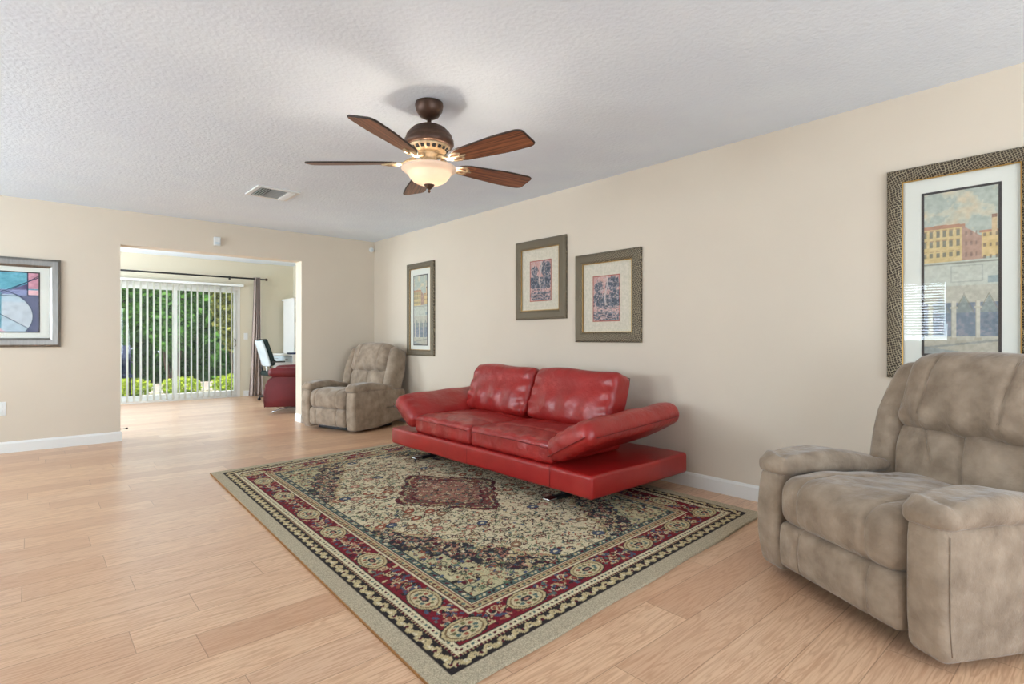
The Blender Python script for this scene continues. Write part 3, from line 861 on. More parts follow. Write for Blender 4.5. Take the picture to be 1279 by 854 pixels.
    for gx in (-.17, .17):
        stitch(hr, dh, [(gx+.02*((z+.16)/.32), -.1045, z) for z in np.linspace(-.12, .13, 14)], B, (0, -.005, .420))
        stitch(se, ds, [(gx+.03*math.sin(f*4), -.33+.68*f+.02, .1125) for f in np.linspace(.07, .62, 14)], None, (0, -.10, .365))
        stitch(fo, dfo, [(gx, -.055, z) for z in np.linspace(-.085, .085, 8)], None, (0, -.385, .165))
    # side bolsters of the back
    for s in (-1, 1):
        def dw(x, y, z, s=s):
            k = (z+.29)/.58
            xx = x + s*.015*math.sin(PI*min(1, max(0, k))) - s*.045*max(0, k-.55)
            yy = y*(1-.25*max(0, k-.6)) - .02*math.sin(PI*min(1, max(0, k)))*(y < 0)
            return (xx*(1 if k < .8 else 1), yy, z)
        MB().pad((s*.345, .035, .27), (.135, .25, .60), .06, .018, dw, B).build('wing', m, t)
    MB().pad((0, .115, .26), (.66, .10, .60), .04, .04, None, B).build('back_shell', m, t)
    return t
rec = recliner('recliner', 'taupe suede recliner at the right beneath the large tall framed print', 'recliner', (2.793, .588, 0), math.radians(241.6), M['suede'], M['suede_dark'], 'taupe suede recliners')
dup(rec, (3.02, 6.36, 0), math.radians(-72), 'taupe suede recliner in the far corner beside the doorway', 'taupe suede recliners')

# ------------------------------------------------------------------ ceiling fan
def fan():
    cx, cy = 1.717, 2.663
    t = thing('ceiling_fan', 'bronze ceiling fan with five walnut blades and lit glass bowl', 'ceiling fan', (cx, cy, H))
    O = t.location
    def L_(prof, name, m, n=48, cap=True, par=t): return MB().lathe(prof, (cx, cy, 0), n, cap=cap).build(name, m, par, O)
    L_([(.062, H), (.078, H-.004), (.080, H-.02), (.074, H-.05), (.055, H-.078), (.030, H-.092), (.018, H-.096)], 'canopy', M['bronze'])
    L_([(.012, H-.09), (.012, 2.30)], 'downrod', M['bronze'], 16)
    hs = L_([(.02, 2.318), (.026, 2.312), (.060, 2.305), (.095, 2.288), (.118, 2.264), (.124, 2.252), (.128, 2.250), (.134, 2.230), (.133, 2.226), (.139, 2.222), (.141, 2.200), (.134, 2.188), (.120, 2.184)], 'motor_housing', M['bronze'])
    vr = L_([(.120, 2.186), (.116, 2.176), (.088, 2.150), (.078, 2.146), (.06, 2.144)], 'vent_ring', M['brass'])
    hb = MB()
    for i in range(20):
        a = 2*PI*i/20; r = .104
        m4 = Matrix.Translation((cx+r*math.cos(a), cy+r*math.sin(a), 2.164)) @ Matrix.Rotation(a, 4, 'Z') @ Matrix.Rotation(math.radians(40), 4, 'Y')
        hb.pad((0, 0, 0), (.006, .020, .020), .0028, .02, None, m4)
    hb.build('vent_slots', M['dark'], vr, (0, 0, 0))
    L_([(.062, 2.150), (.058, 2.130), (.046, 2.122), (.046, 2.108), (.062, 2.100), (.080, 2.088), (.092, 2.070), (.094, 2.060), (.05, 2.056)], 'light_fitter', M['brass'])
    # glass bowl
    prof = [(.028, 1.968), (.062, 1.973), (.092, 1.988), (.111, 2.008), (.121, 2.026), (.132, 2.039), (.150, 2.048), (.1575, 2.056), (.1555, 2.063)]
    inner = [(max(r-.004, .02), z+.003) for r, z in prof][::-1]
    L_(prof+inner, 'lamp_shade', M['shade'], 56, cap=False)
    L_([(.002, 1.922), (.007, 1.928), (.008, 1.934), (.004, 1.938), (.010, 1.944), (.024, 1.956), (.030, 1.966), (.030, 1.972)], 'finial', M['bronze'], 24)
    for i in range(3):
        a = 2*PI*i/3+.5
        MB().lathe([(.002, -.022), (.013, -.015), (.018, 0), (.013, .016), (.008, .022)], (cx+.06*math.cos(a), cy+.06*math.sin(a), 2.025), 16).build('bulb', M['bulb'], t, O)
        l = bpy.data.lights.new('bulb_light', 'POINT'); l.energy = 10.0; l.color = (1, .88, .74); l.shadow_soft_size = .025
        lo = bpy.data.objects.new('bulb_light', l); col.objects.link(lo); lo.location = (cx+.075*math.cos(a+1), cy+.075*math.sin(a+1), 2.035)
    for i in range(5):
        a = math.radians(66+72*i)
        R_ = Matrix.Translation((cx, cy, 2.106)) @ Matrix.Rotation(a, 4, 'Z')
        Rp = R_ @ Matrix.Translation((0, 0, -.012)) @ Matrix.Rotation(math.radians(-13), 4, 'X')
        # blade outline
        out = []
        xs = np.array(sorted(list(np.linspace(.19, .692, 18))+[.195, .2, .21, .655, .665, .672, .68, .685, .689]))
        def hw(x):
            f = (x-.19)/.502
            w = .048+.028*min(1, f*1.6)-.006*max(0, f-.75)
            if f < .10: w *= .45+.55*math.sqrt(max(0, f/.10))
            if f > .91: w *= .66+.34*math.sqrt(max(0, 1-((f-.91)/.09)**2))
            return w
        up = [(x, hw(x)) for x in xs]; lo_ = [(x, -hw(x)*.98) for x in xs[::-1]]
        poly = up+lo_
        bl = MB().prism(poly, 'z', -.0045, .0045, Rp).build('blade', M['blade_%d' % i], t, O)
        MB().tube([Rp @ Vector((x, y, 0)) for x, y in poly+[poly[0]]], .0052, 6).build('edge', M['blade_edge'], bl, (0, 0, 0))
        ir = MB()
        ir.tube([R_ @ Vector(p) for p in ((.075, 0, .012), (.11, 0, .004), (.15, .0, -.016), (.19, 0, -.020))], .011, 10, rs=[.016, .012, .010, .010])
        for sg in (-1, 1):
            ir.tube([Rp @ Vector(p) for p in ((.155, 0, -.006), (.185, sg*.030, -.008), (.225, sg*.036, -.008), (.250, sg*.020, -.008), (.240, sg*.008, -.008))], .006, 8)
        ir.tube([Rp @ Vector(p) for p in ((.17, 0, -.008), (.23, 0, -.009), (.275, 0, -.008))], .008, 8, rs=[.012, .009, .004])
        ir.build('blade_iron', M['brass'], t, O)
def blade_mats():
    for i in range(5):
        a = math.radians(66+72*i)
        m = bpy.data.materials.new('walnut_blade_grain'); m.use_nodes = True
        n = m.node_tree.nodes; L = m.node_tree.links; b = n['Principled BSDF']
        t = n.new('ShaderNodeTexCoord'); mp = n.new('ShaderNodeMapping'); mp.vector_type = 'TEXTURE'; mp.inputs['Rotation'].default_value = (0, 0, a)
        L.new(t.outputs['Object'], mp.inputs[0])
        m2 = n.new('ShaderNodeMapping'); m2.inputs['Scale'].default_value = (2.5, 60, 20); L.new(mp.outputs[0], m2.inputs[0])
        q = n.new('ShaderNodeTexNoise'); q.inputs['Scale'].default_value = 1.5; q.inputs['Detail'].default_value = 4; q.inputs['Distortion'].default_value = .5
        L.new(m2.outputs[0], q.inputs['Vector'])
        r = n.new('ShaderNodeValToRGB'); L.new(q.outputs['Fac'], r.inputs[0])
        r.color_ramp.elements[0].position = .35; r.color_ramp.elements[1].position = .68
        r.color_ramp.elements[0].color = rgba((92, 56, 40)); r.color_ramp.elements[1].color = rgba((172, 112, 76))
        L.new(r.outputs[0], b.inputs['Base Color']); b.inputs['Roughness'].default_value = .38
        M['blade_%d' % i] = m
blade_mats(); fan()

# ------------------------------------------------------------------ framed pictures
def hsh(a, b=0): return (math.sin(a*127.1+b*311.7)*43758.5453) % 1
def fbm(x, y, seed=0, oct_=4):
    out = np.zeros_like(x); amp = 1; tot = 0
    R = np.random.RandomState(seed)
    for o in range(oct_):
        g = R.rand(64, 64); f = 2**o
        xi, yi = x*f, y*f; x0, y0 = np.floor(xi).astype(int), np.floor(yi).astype(int); fx, fy = xi-x0, yi-y0
        fx, fy = fx*fx*(3-2*fx), fy*fy*(3-2*fy)
        G = lambda i, j: g[i % 64, j % 64]
        out += amp*((G(y0, x0)*(1-fx)+G(y0, x0+1)*fx)*(1-fy)+(G(y0+1, x0)*(1-fx)+G(y0+1, x0+1)*fx)*fy); tot += amp; amp *= .5
    return out/tot
def canvas(nx, ny):
    u, v = np.meshgrid((np.arange(nx)+.5)/nx, (np.arange(ny)+.5)/ny); return u, v, np.zeros((ny, nx, 3))
def mixc(img, m, c):
    m = np.clip(m, 0, 1)[..., None] if m.ndim == 2 else m
    img[:] = img*(1-m)+np.array(c, float)*m
def venice(seed=1, nx=110, ny=300):
    # pale canal-side view: cloudy sky, ochre palazzo, white quay, pointed arcade with water behind
    u, v, im = canvas(nx, ny)
    n1 = fbm(u*5, v*14, seed); n2 = fbm(u*22, v*60, seed+5)
    im[:] = (170, 182, 172); mixc(im, (n1 > .52)*.6*(v > .7), (206, 202, 178)); mixc(im, np.clip((n1-.55)*5, 0, 1)*(v > .7)*.8, (218, 196, 160))
    pal = (v > .565) & (v < .78-.0*u) & (u < .53); mixc(im, pal*1., (212, 184, 122))
    roof = (v > .765) & (v < .79-.02*np.abs(u-.25)) & (u < .56); mixc(im, roof*1., (176, 120, 92))
    side = (v > .57) & (u >= .53) & (u < .78) & (v < .775-(u-.53)*.32); mixc(im, side*1., (170, 130, 112))
    rgt = (v > .58) & (u >= .76) & (v < .72); mixc(im, rgt*1., (214, 182, 118)); mixc(im, ((v > .72) & (v < .735) & (u > .74))*1., (178, 118, 90))
    tw = (u > .88) & (u < .95) & (v > .7) & (v < .80); mixc(im, tw*1., (206, 176, 130)); mixc(im, ((v > .8) & (v < .82) & (np.abs(u-.915) < .03))*1., (130, 90, 72))
    for r_, zc in enumerate((.735, .675, .61)):
        for k_ in range(6):
            c = .05+k_*.085
            w = (np.abs(u-c) < .022) & (np.abs(v-zc) < (.019 if r_ < 2 else .014)); mixc(im, w*.8, (92, 92, 84))
            mixc(im, ((np.abs(u-c) < .028) & (np.abs(v-zc-.022) < .003))*.7, (140, 100, 76))
        for k_ in range(3):
            mixc(im, ((np.abs(u-(.80+k_*.07)) < .014) & (np.abs(v-zc+.03) < .010))*.8, (110, 92, 78))
            mixc(im, ((np.abs(u-(.58+k_*.06)) < .012) & (np.abs(v-zc+.01) < .012))*.6, (110, 84, 78))
    mixc(im, ((v > .42) & (v <= .565))*1., (194, 200, 188)); mixc(im, (np.abs(v-.555) < .006)*.8, (120, 122, 112)); mixc(im, (np.abs(v-.40) < .012)*.6, (214, 212, 194))
    mixc(im, ((np.abs(v-.49) < .05) & (np.abs(u-.58) < .2) & ~((np.abs(v-.49) < .044) & (np.abs(u-.58) < .18)))*.6, (150, 158, 150))
    mixc(im, ((v > .43) & (v < .47) & (u > .84))*.8, (130, 152, 160))
    mixc(im, (v <= .42)*1., (186, 184, 168))
    arc = (v > .12) & (v < .32); mixc(im, arc*1., (104, 120, 140)); mixc(im, (arc & (n2 > .55))*.5, (140, 128, 140)); mixc(im, (arc & (n1 < .42))*.4, (70, 90, 110))
    for c in (.10, .40, .70, 1.0):
        d = np.abs(u-(c+.15))
        gate = (v > .26) & (v < .36-d*.9) & (d < .1); mixc(im, gate*.9, (128, 140, 138)); mixc(im, ((np.abs(v-(.37-d*.9)) < .006) & (d < .12))*.8, (120, 116, 100))
        mixc(im, ((np.abs(u-c-.02) < .03) & (v > .10) & (v < .33))*.95, (208, 204, 186)); mixc(im, ((np.abs(u-c+.005) < .008) & (v > .10) & (v < .33))*.6, (140, 134, 118))
        mixc(im, ((np.abs(u-c-.02) < .05) & (np.abs(v-.29) < .008))*.8, (190, 184, 162)); mixc(im, ((np.abs(u-c-.02) < .045) & (np.abs(v-.105) < .010))*.8, (170, 160, 138))
    mixc(im, (v <= .095)*1., (176, 170, 152)); mixc(im, (np.abs(v-.05-.05*u) < .006)*.6, (110, 118, 124)); mixc(im, ((v < .06) & (u < .6) & (v < .06-.06*u))*.6, (120, 134, 144))
    im = im*.72+np.array((196, 196, 180))*.28
    im += ((n2-.5)*34)[..., None]; return np.clip(im, 0, 255)
def garden(seed=2, nx=100, ny=140):
    # pink sky over dark blue-grey foliage, reflections below
    u, v, im = canvas(nx, ny); n1 = fbm(u*6, v*9, seed); n2 = fbm(u*22, v*28, seed+9, 3)
    im[:] = (200, 158, 150); mixc(im, np.clip((n1-.5)*6, 0, 1)*.6, (216, 186, 172))
    for (cx, cy, rx, ry) in ((.22, .74, .16, .13), (.74, .8, .26, .16), (.5, .42, .5, .16), (.2, .5, .22, .16), (.82, .5, .22, .2), (.5, .12, .55, .14)):
        d = ((u-cx)/rx)**2+((v-cy)/ry)**2+(n2-.5)*2.2; mixc(im, (d < 1)*.85, (96, 106, 118)); mixc(im, (d < .35)*.6, (62, 74, 88))
    mixc(im, (np.abs(u-.5-.05*np.sin(v*9)) < .03)*(v > .35)*.8, (206, 196, 190)); mixc(im, (n2 > .66)*.6, (160, 150, 158)); mixc(im, (np.abs(n1-.5) < .02)*.7, (214, 190, 180))
    mixc(im, ((v < .33) & (np.sin(v*90+n1*14) > .55))*.7, (206, 172, 164))
    im += ((n2-.5)*40)[..., None]; return np.clip(im, 0, 255)
def abstract(nx=260, ny=190):
    # interlocking wedges and discs in teal, slate and rose divided by dark lines (u left to right, v up)
    u, v, im = canvas(nx, ny); asp = 1.32; x = (1-u)*asp; y = v      # x measured from the right edge
    n2 = fbm(u*30, v*24, 4, 4); n1 = fbm(u*8, v*6, 8)
    im[:] = (96, 100, 128)
    mixc(im, ((y > .52+.28*x*0+.0) & (y > .70-.10*x))*1., (92, 158, 178))
    mixc(im, ((y > .72-.45*(x-.1)*0) & (x < .14))*1., (206, 150, 164)); mixc(im, ((x < .14) & (y > .62) & (y < .70))*1., (232, 186, 190))
    mixc(im, ((y < .88-.9*(.30-x)*0-.55*x) & (y > .70) & (x > .14) & (x < .5))*.9, (98, 82, 118))
    mixc(im, ((y > .60) & (y < .70) & (x > .14) & (x < .75))*1., (132, 140, 178))
    d = np.hypot(x-.50, (y-.27)*1.0); disc = (d < .42) & (y < .62); mixc(im, disc*1., (176, 196, 206)); mixc(im, (disc & (x+y*.8 > .80) & (y < .30))*1., (190, 160, 172)); mixc(im, (disc & (x-y > .36))*1., (206, 170, 182))
    mixc(im, ((x > .42+.0*y) & (x < .48) & (y > .08) & (y < .66))*.8, (72, 142, 158))
    mixc(im, ((x > .70) & (y > .30) & (y < .56))*1., (104, 108, 160)); mixc(im, ((x > .9) & (y < .3))*1., (200, 176, 170)); mixc(im, (np.hypot(x-1.1, y-.8) < .28)*.9, (128, 186, 204)); mixc(im, ((x > 1.05) & (y > .35) & (y < .5))*1., (166, 82, 92))
    mixc(im, ((y < .5) & (y > .05+.75*(x-.1)) & (x < .42) & (d < .42))*.5, (206, 206, 208)); mixc(im, ((y > .92-.62*x) & (y > .7) & (x > .14))*.7, (110, 178, 194)); mixc(im, (disc & (y > .62-.78*(x-.42)) & (x > .48))*.6, (126, 130, 176))
    for msk in (np.abs(d-.42) < .007, np.abs(y-.60) < .006, np.abs(y-(.92-.62*x)) < .007, np.abs(y-(.05+.75*(x-.1))) < .006, np.abs(y-(.62-.78*(x-.42))) < .006, (np.abs(x-.14) < .006) & (y > .60), np.abs(np.hypot(x-1.1, y-.8)-.28) < .008, np.abs(np.hypot(x-.95, y-1.15)-.52) < .007):
        mixc(im, (msk & ~((x < .14) & (np.abs(d-.42) < .0)))*.85, (38, 52, 78))
    im += ((n2-.5)*46)[..., None]; return np.clip(im, 0, 255)

print_mat = attr_mat('printed_art', .7)
def ring(mb, a0, a1, b0, b1, w, P):
    """mitred frame moulding: outer a0..a1 x b0..b1, width w; profile as (inset fraction, height)"""
    prof = [(0, .0), (0, .020), (.08, .027), (.25, .032), (.75, .032), (.92, .024), (1, .018), (1, .004)]
    k = len(prof); base = len(mb.v)
    vs = []
    for (ca, cb, sa, sb) in ((a0, b0, 1, 1), (a1, b0, -1, 1), (a1, b1, -1, -1), (a0, b1, 1, -1)):
        for (f, hgt) in prof: vs.append(P(ca+sa*f*w, cb+sb*f*w, hgt))
    fs = [(c*k+i, c*k+i+1, ((c+1) % 4)*k+i+1, ((c+1) % 4)*k+i) for c in range(4) for i in range(k-1)]
    fs += [(c*k+k-1, c*k, ((c+1) % 4)*k, ((c+1) % 4)*k+k-1) for c in range(4)]
    mb.add(vs, fs)
def flatring(mb, a0, a1, b0, b1, w, h0, h1, P):
    for (p, q, r, s) in ((a0, a1, b0, b0+w), (a0, a1, b1-w, b1), (a0, a0+w, b0+w, b1-w), (a1-w, a1, b0+w, b1-w)):
        vs = [P(a, b, h) for a in (p, q) for b in (r, s) for h in (h0, h1)]
        mb.add(vs, [(0, 1, 3, 2), (4, 6, 7, 5), (0, 4, 5, 1), (2, 3, 7, 6), (0, 2, 6, 4), (1, 5, 7, 3)])
def picture(name, label, wall, a0, a1, b0, b1, fw, mats, pr, art, edge, ew, board, group=None, frame='frame'):
    # a: horizontal coordinate on the wall, b: height; h: out of the wall
    if wall == 'right': P = lambda a, b, h: (XR-.001-h, a, b)
    else: P = lambda a, b, h: (a, YB-.001-h, b)
    O = P((a0+a1)/2, (b0+b1)/2, 0)
    t = thing(name, label, 'picture', O, 0, group)
    mb = MB(); ring(mb, a0, a1, b0, b1, fw, P); mb.build('frame', M[frame], t, O)
    if frame == 'frame':
        g = MB(); flatring(g, a0+fw-.004, a1-fw+.004, b0+fw-.004, b1-fw+.004, .006, .016, .0225, P); g.build('inner_lip', M['gold'], t, O)
    bb = MB(); vs = [P(a, b, h) for a in (a0+fw*.6, a1-fw*.6) for b in (b0+fw*.6, b1-fw*.6) for h in (.002, .010)]
    bb.add(vs, [(0, 1, 3, 2), (4, 6, 7, 5), (0, 4, 5, 1), (2, 3, 7, 6), (0, 2, 6, 4), (1, 5, 7, 3)]); bb.build('mat_board', M[board], t, O)
    q0, q1, q2, q3 = pr
    fb = MB(); flatring(fb, q0, q1, q2, q3, ew, .0102, .0122, P); fb.build('fillet', M[edge], t, O)
    if wall == 'right': PP = lambda u, v: (np.full_like(u, XR-.001-.0112), q1-(q1-q0)*u, q2+(q3-q2)*v)
    else: PP = lambda u, v: (q0+(q1-q0)*u, np.full_like(u, YB-.001-.0112), q2+(q3-q2)*v)
    grid_pattern('print', art, PP, print_mat, t, O)
    gl = MB(); gl.add([P(a, b, .0150) for a, b in ((a0+fw*.9, b0+fw*.9), (a1-fw*.9, b0+fw*.9), (a1-fw*.9, b1-fw*.9), (a0+fw*.9, b1-fw*.9))], [(0, 1, 2, 3)])
    gl.build('glass', M['glass' if frame == 'frame' else 'glass_matte'], t, O)
    return t
picture('framed_print', 'tall framed canal view print on white mat behind the near recliner', 'right', .283, .915, .87, 2.025, .075, None, (.430, .757, .996, 1.875), venice(1), 'black_edge', .012, 'matboard')
picture('framed_print', 'tall narrow framed print above the recliner in the far corner', 'right', 5.53, 6.15, .87, 2.025, .075, None, (5.677, 6.004, .996, 1.875), venice(11), 'black_edge', .012, 'matboard')
picture('framed_print', 'framed garden print above the sofa, the higher and left one of two', 'right', 3.378, 4.058, 1.268, 2.028, .088, None, (3.57, 3.86, 1.44, 1.83), garden(2), 'red_edge', .008, 'matboard2')
picture('framed_print', 'framed garden print above the sofa, the lower and right one of two', 'right', 2.572, 3.265, 1.055, 1.815, .088, None, (2.78, 3.07, 1.23, 1.62), garden(23), 'red_edge', .008, 'matboard2')
picture('abstract_print', 'silver framed abstract print in teal and pink left of the doorway', 'back', -.985, .235, 1.003, 1.863, .088, None, (-.79, .078, 1.142, 1.73), abstract(), 'black_edge', .011, 'matboard', frame='silver')

# ------------------------------------------------------------------ back room furniture
def red_recliner():
    # seen from its side, facing the left of the picture
    t = thing('recliner', 'dark maroon leather recliner in the back room behind the doorway jamb', 'recliner', (2.98, 8.53, 0), 0)
    O = t.location; m = M['maroon']
    for (y0, y1) in ((8.10, 8.25), (8.83, 8.98)):
        # side profile in x,z
        prof = [(2.49, .10), (2.48, .20), (2.485, .34), (2.50, .42), (2.54, .49), (2.60, .535), (2.72, .55), (3.0, .53), (3.35, .50), (3.42, .40), (3.40, .10)]
        mb = MB(); mb.prism(prof, 'y', y0, y1)
        o = mb.build('arm_body', m, t, O); bv = o.modifiers.new('bevel', 'BEVEL'); bv.width = .02; bv.segments = 3
        for p in o.data.polygons: p.use_smooth = True
        p = MB().tube([(x, y0-.001, z) for x, z in prof[:7]], .006, 6); p.build('piping', m, o, (0, 0, 0))
        def dp(x, y, z):
            f = (x+.4)/.8; k = math.sin(PI*min(1, max(0, f*.8+.15)))
            return (x, y*(.9+.15*k), z*(.7+.5*k)+.02*k-.03*f)
        MB().pad((2.93, (y0+y1)/2, .585), (.80, .20, .13), .06, .02, dp).build('arm_pad', m, t, O)
    MB().pad((2.83, 8.54, .40), (.66, .57, .22), .06, .03).build('seat_cushion', m, t, O)
    MB().pad((2.53, 8.54, .22), (.08, .57, .22), .03, .03).build('footrest', m, t, O)
    mt = Matrix.Translation((3.30, 8.54, .72)) @ Matrix.Rotation(math.radians(14), 4, 'Y')
    MB().pad((0, 0, 0), (.2, .68, .62), .08, .03, None, mt).build('backrest', m, t, O)
    MB().box(2.62, 3.3, 8.25, 8.83, .12, .3).build('base_box', m, t, O)
    b = MB(); 
    for y in (8.22, 8.86):
        b.tube([(2.56, y, .012), (2.62, y, .03), (2.70, y, .06), (2.80, y, .07), (3.2, y, .07), (3.32, y, .03), (3.38, y, .012)], .011, 8)
    b.tube([(2.75, 8.2, .065), (2.75, 8.88, .065)], .010, 8); b.tube([(3.2, 8.2, .065), (3.2, 8.88, .065)], .010, 8); b.box(2.72, 3.24, 8.3, 8.8, .065, .13)
    b.build('rocker_base', M['chrome'], t, O)
    t.location = (3.13, 8.33, 0); t.rotation_euler = (0, 0, math.radians(-25))
red_recliner()
def office_chair():
    t = thing('office_chair', 'office chair with pale blue back shell and dark cushion by the desk', 'chair', (3.22, 9.95, 0), 0)
    O = t.location
    mt = Matrix.Translation((3.04, 9.95, .83)) @ Matrix.Rotation(math.radians(-17), 4, 'Y')
    def dsh(x, y, z): return (x+.5*y*y-.10*(z)**2, y*(1-.5*max(0, z)), z)
    MB().pad((-.03, 0, 0), (.035, .42, .46), .015, .03, dsh, mt).build('back_shell', M['ice'], t, O)
    MB().pad((.03, 0, 0), (.08, .42, .48), .035, .03, dsh, mt).build('backrest', M['teal'], t, O)
    MB().pad((3.24, 9.95, .47), (.38, .48, .09), .04, .03).build('seat', M['teal'], t, O)
    for y in (9.71, 10.19):
        MB().tube([(3.10, y, .47), (3.08, y, .60), (3.12, y, .68), (3.32, y, .68)], .014, 8).build('armrest', M['black'], t, O)
    MB().tube([(3.08, 9.95, .72), (3.10, 9.95, .5), (3.2, 9.95, .43)], .018, 8).build('spine', M['plastic'], t, O)
    MB().tube([(3.26, 9.95, .10), (3.26, 9.95, .44)], .025, 12).build('gas_post', M['chrome'], t, O)
    for i in range(5):
        a = 2*PI*i/5+.3; e = (3.26+.28*math.cos(a), 9.95+.28*math.sin(a))
        l = MB().tube([(3.26, 9.95, .11), (e[0], e[1], .065)], .02, 8).build('leg', M['black'], t, O)
        MB().lathe([(.026, -.015), (.028, 0), (.026, .015)], (0, 0, 0), 16, Matrix.Translation((e[0], e[1], .028)) @ Matrix.Rotation(PI/2, 4, 'X')).build('caster', M['black'], l, (0, 0, 0))
office_chair()
def desk():
    t = thing('desk', 'white desk with drawers against the back room right wall', 'desk', (3.64, 10.35, 0))
    O = t.location
    MB().box(3.46, 3.88, 9.75, 10.90, .765, .795, bev=.004).build('desk_top', M['white'], t, O)
    MB().box(3.49, 3.87, 9.79, 9.82, .0, .765).build('side_panel', M['white'], t, O)
    MB().box(3.49, 3.87, 10.84, 10.87, .0, .765).build('side_panel', M['white'], t, O)
    for (y0, y1) in ((9.83, 10.32), (10.34, 10.83)):
        d = MB().box(3.485, 3.80, y0, y1, .655, .755, bev=.004).build('drawer', M['ice'], t, O)
        MB().tube([(3.48, (y0+y1)/2-.05, .705), (3.465, (y0+y1)/2-.04, .705), (3.465, (y0+y1)/2+.04, .705), (3.48, (y0+y1)/2+.05, .705)], .005).build('handle', M['chrome'], d, (0, 0, 0))
    MB().box(3.84, 3.86, 9.82, 10.84, .3, .655).build('back_panel', M['white'], t, O)
desk()
def hutch():
    t = thing('desk_hutch', 'tall narrow white shelf cabinet standing on the desk end', 'cabinet', (3.79, 10.5, .795))
    O = t.location
    mb = MB().box(3.68, 3.70, 10.28, 10.84, .797, 1.80).box(3.70, 3.87, 10.28, 10.30, .797, 1.36).box(3.70, 3.87, 10.82, 10.84, .797, 1.80).box(3.66, 3.89, 10.26, 10.86, 1.80, 1.83)
    mb.box(3.70, 3.87, 10.28, 10.82, 1.36, 1.38).box(3.85, 3.87, 10.30, 10.82, 1.38, 1.80)
    mb.build('carcass', M['white'], t, O)
    MB().box(3.70, 3.87, 10.285, 10.292, 1.38, 1.80).build('glass_panel', M['ice'], t, O)
hutch()
tag(MB().box(3.50, 3.66, 9.86, 10.12, .797, .825, bev=.004).build('book', M['navy'], None), 'dark blue book lying on the white desk', 'book')

# ------------------------------------------------------------------ outdoors
struct('ground', MB().box(-14, 20, YP+.2, 34, -.30, -.12), M['grass'])
struct('patio_slab', MB().box(-2, 7, YP+.2, 12.6, -.12, -.04), M['concrete'])
tag(MB().box(-6, 12, 13.8, 16.5, -.12, -.085).build('gravel_bed', M['gravel'], None), 'pale gravel bed in front of the garden trees', 'gravel', kind='stuff')
struct('path', MB().box(-6, 12, 12.6, 13.0, -.12, -.05), M['concrete'])
def leaves(n, c, r, size, R, flat=1.0):
    mb = MB()
    for _ in range(n):
        while True:
            p = [R.uniform(-1, 1) for _ in range(3)]
            q = sum(a*a for a in p)
            if .25 < q < 1: break
        p = Vector((c[0]+p[0]*r[0], c[1]+p[1]*r[1], c[2]+p[2]*r[2]))
        d = Vector((R.uniform(-1, 1), R.uniform(-1, 1), R.uniform(-.6, .9))).normalized()
        s = Vector((R.uniform(-1, 1), R.uniform(-1, 1), R.uniform(-1, 1))).cross(d).normalized()
        L_ = size*R.uniform(.7, 1.3); w = L_*.34
        mb.add([p, p+d*L_*.5+s*w, p+d*L_, p+d*L_*.5-s*w], [(0, 1, 2, 3)])
    return mb
def tree(x, y, h, w, m, label, seed, nleaf=5200, size=.13):
    R = random.Random(seed); t = thing('garden_tree', label, 'tree', (x, y, -.076), 0, 'garden trees behind the patio')
    O = t.location
    tr = MB()
    for k in range(3):
        a = 2*PI*k/3+R.random(); pts = [(x+.05*math.cos(a), y+.05*math.sin(a), -.076)]
        for i in range(1, 5): pts.append((x+(.05+.09*i)*math.cos(a+.1*i), y+(.05+.06*i)*math.sin(a), -.076+h*.17*i))
        tr.tube(pts, .04, 7, rs=[.055, .048, .04, .03, .02])
    tr.build('trunk', M['bark'], t, O)
    leaves(nleaf, (x, y, h*.60+.05), (w, w*.7, h*.44), size, R).build('foliage', m, t, O, flip=False)
kinds = ['leaf', 'leaf2', 'leaf', 'leaf']
i = 0
for k, x in enumerate(np.arange(-2.6, 8.4, 1.32)):
    side = 'dense green garden tree seen through the patio blinds' if kinds[k % 4] == 'leaf' else 'olive green garden tree seen through the patio blinds'
    tree(float(x), 15.6+.35*math.sin(k*2.1), 3.9+.4*math.sin(k*1.3), .60, M[kinds[k % 4]], side, 10+k, 4600)
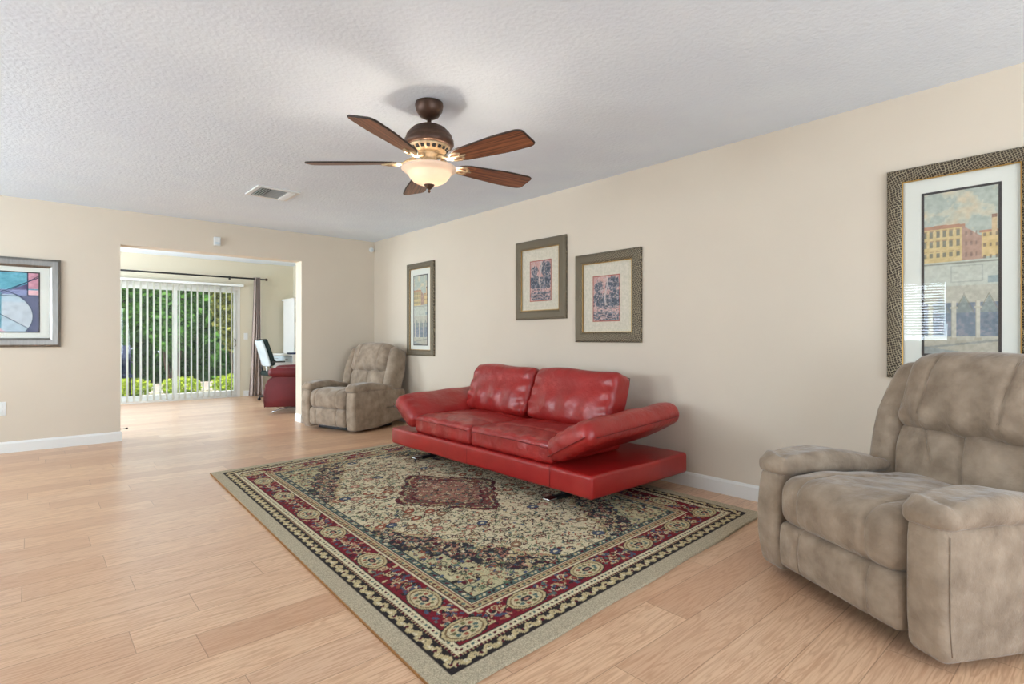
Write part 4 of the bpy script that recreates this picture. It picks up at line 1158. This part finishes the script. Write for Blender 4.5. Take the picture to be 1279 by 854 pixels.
def hedge():
    R = random.Random(55); t = thing('hedge', 'tall dark green hedge closing the garden behind the trees', 'hedge', (3, 18, -.13)); O = t.location
    mb = MB()
    for _ in range(26000):
        p = Vector((R.uniform(-7, 13), 17.35+R.random()**2*1.4+.25*math.sin(R.random()*9), R.uniform(-.1, 4.6)))
        d = Vector((R.uniform(-1, 1), R.uniform(-1, .4), R.uniform(-.8, .8))).normalized(); s_ = Vector((R.uniform(-1, 1), R.uniform(-1, 1), R.uniform(-1, 1))).cross(d).normalized()
        L_ = .34*R.uniform(.7, 1.3); w = L_*.36
        mb.add([p, p+d*L_*.5+s_*w, p+d*L_, p+d*L_*.5-s_*w], [(0, 1, 2, 3)])
    mb.build('foliage', M['leaf'], t, O, flip=False)
    st = MB()
    for k in range(14): st.tube([(-6.5+k*1.4, 18.3, -.14), (-6.45+k*1.4, 18.25, 2), (-6.5+k*1.4, 18.3, 4)], .05, 6)
    st.build('stems', M['bark'], t, O)
hedge()
for k, x in enumerate((.6, 1.52, 2.44, 3.36, 4.28, 5.2)):
    t = thing('lime_shrub', 'low lime green shrub edging the gravel bed', 'shrub', (x, 13.35, -.12), 0, 'lime shrubs by the gravel')
    leaves(900, (x, 13.35, .06), (.38, .22, .20), .07, random.Random(90+k)).build('foliage', M['lime'], t, t.location, flip=False)
    MB().tube([(x, 13.35, -.12), (x+.02, 13.35, .1)], .012, 6).build('stem', M['bark'], t, t.location)
def patio_chair():
    x, y, z = 1.17, 12.1, -.04
    t = thing('patio_chair', 'navy patio chair outside at the left edge of the patio door', 'chair', (x, y, z)); O = t.location
    MB().pad((x, y, .40), (.5, .5, .05), .02, .05).build('seat', M['navy'], t, O)
    MB().pad((0, 0, 0), (.5, .04, .55), .018, .05, None, Matrix.Translation((x, y+.27, .68)) @ Matrix.Rotation(math.radians(-12), 4, 'X')).build('backrest', M['navy'], t, O)
    for sx in (-1, 1):
        for sy in (-1, 1): MB().tube([(x+sx*.23, y+sy*.22, z), (x+sx*.23, y+sy*.22, .40)], .014, 8).build('leg', M['black'], t, O)
        MB().tube([(x+sx*.26, y-.22, .40), (x+sx*.26, y-.2, .62), (x+sx*.26, y+.26, .64)], .013, 8).build('armrest', M['black'], t, O)
patio_chair()
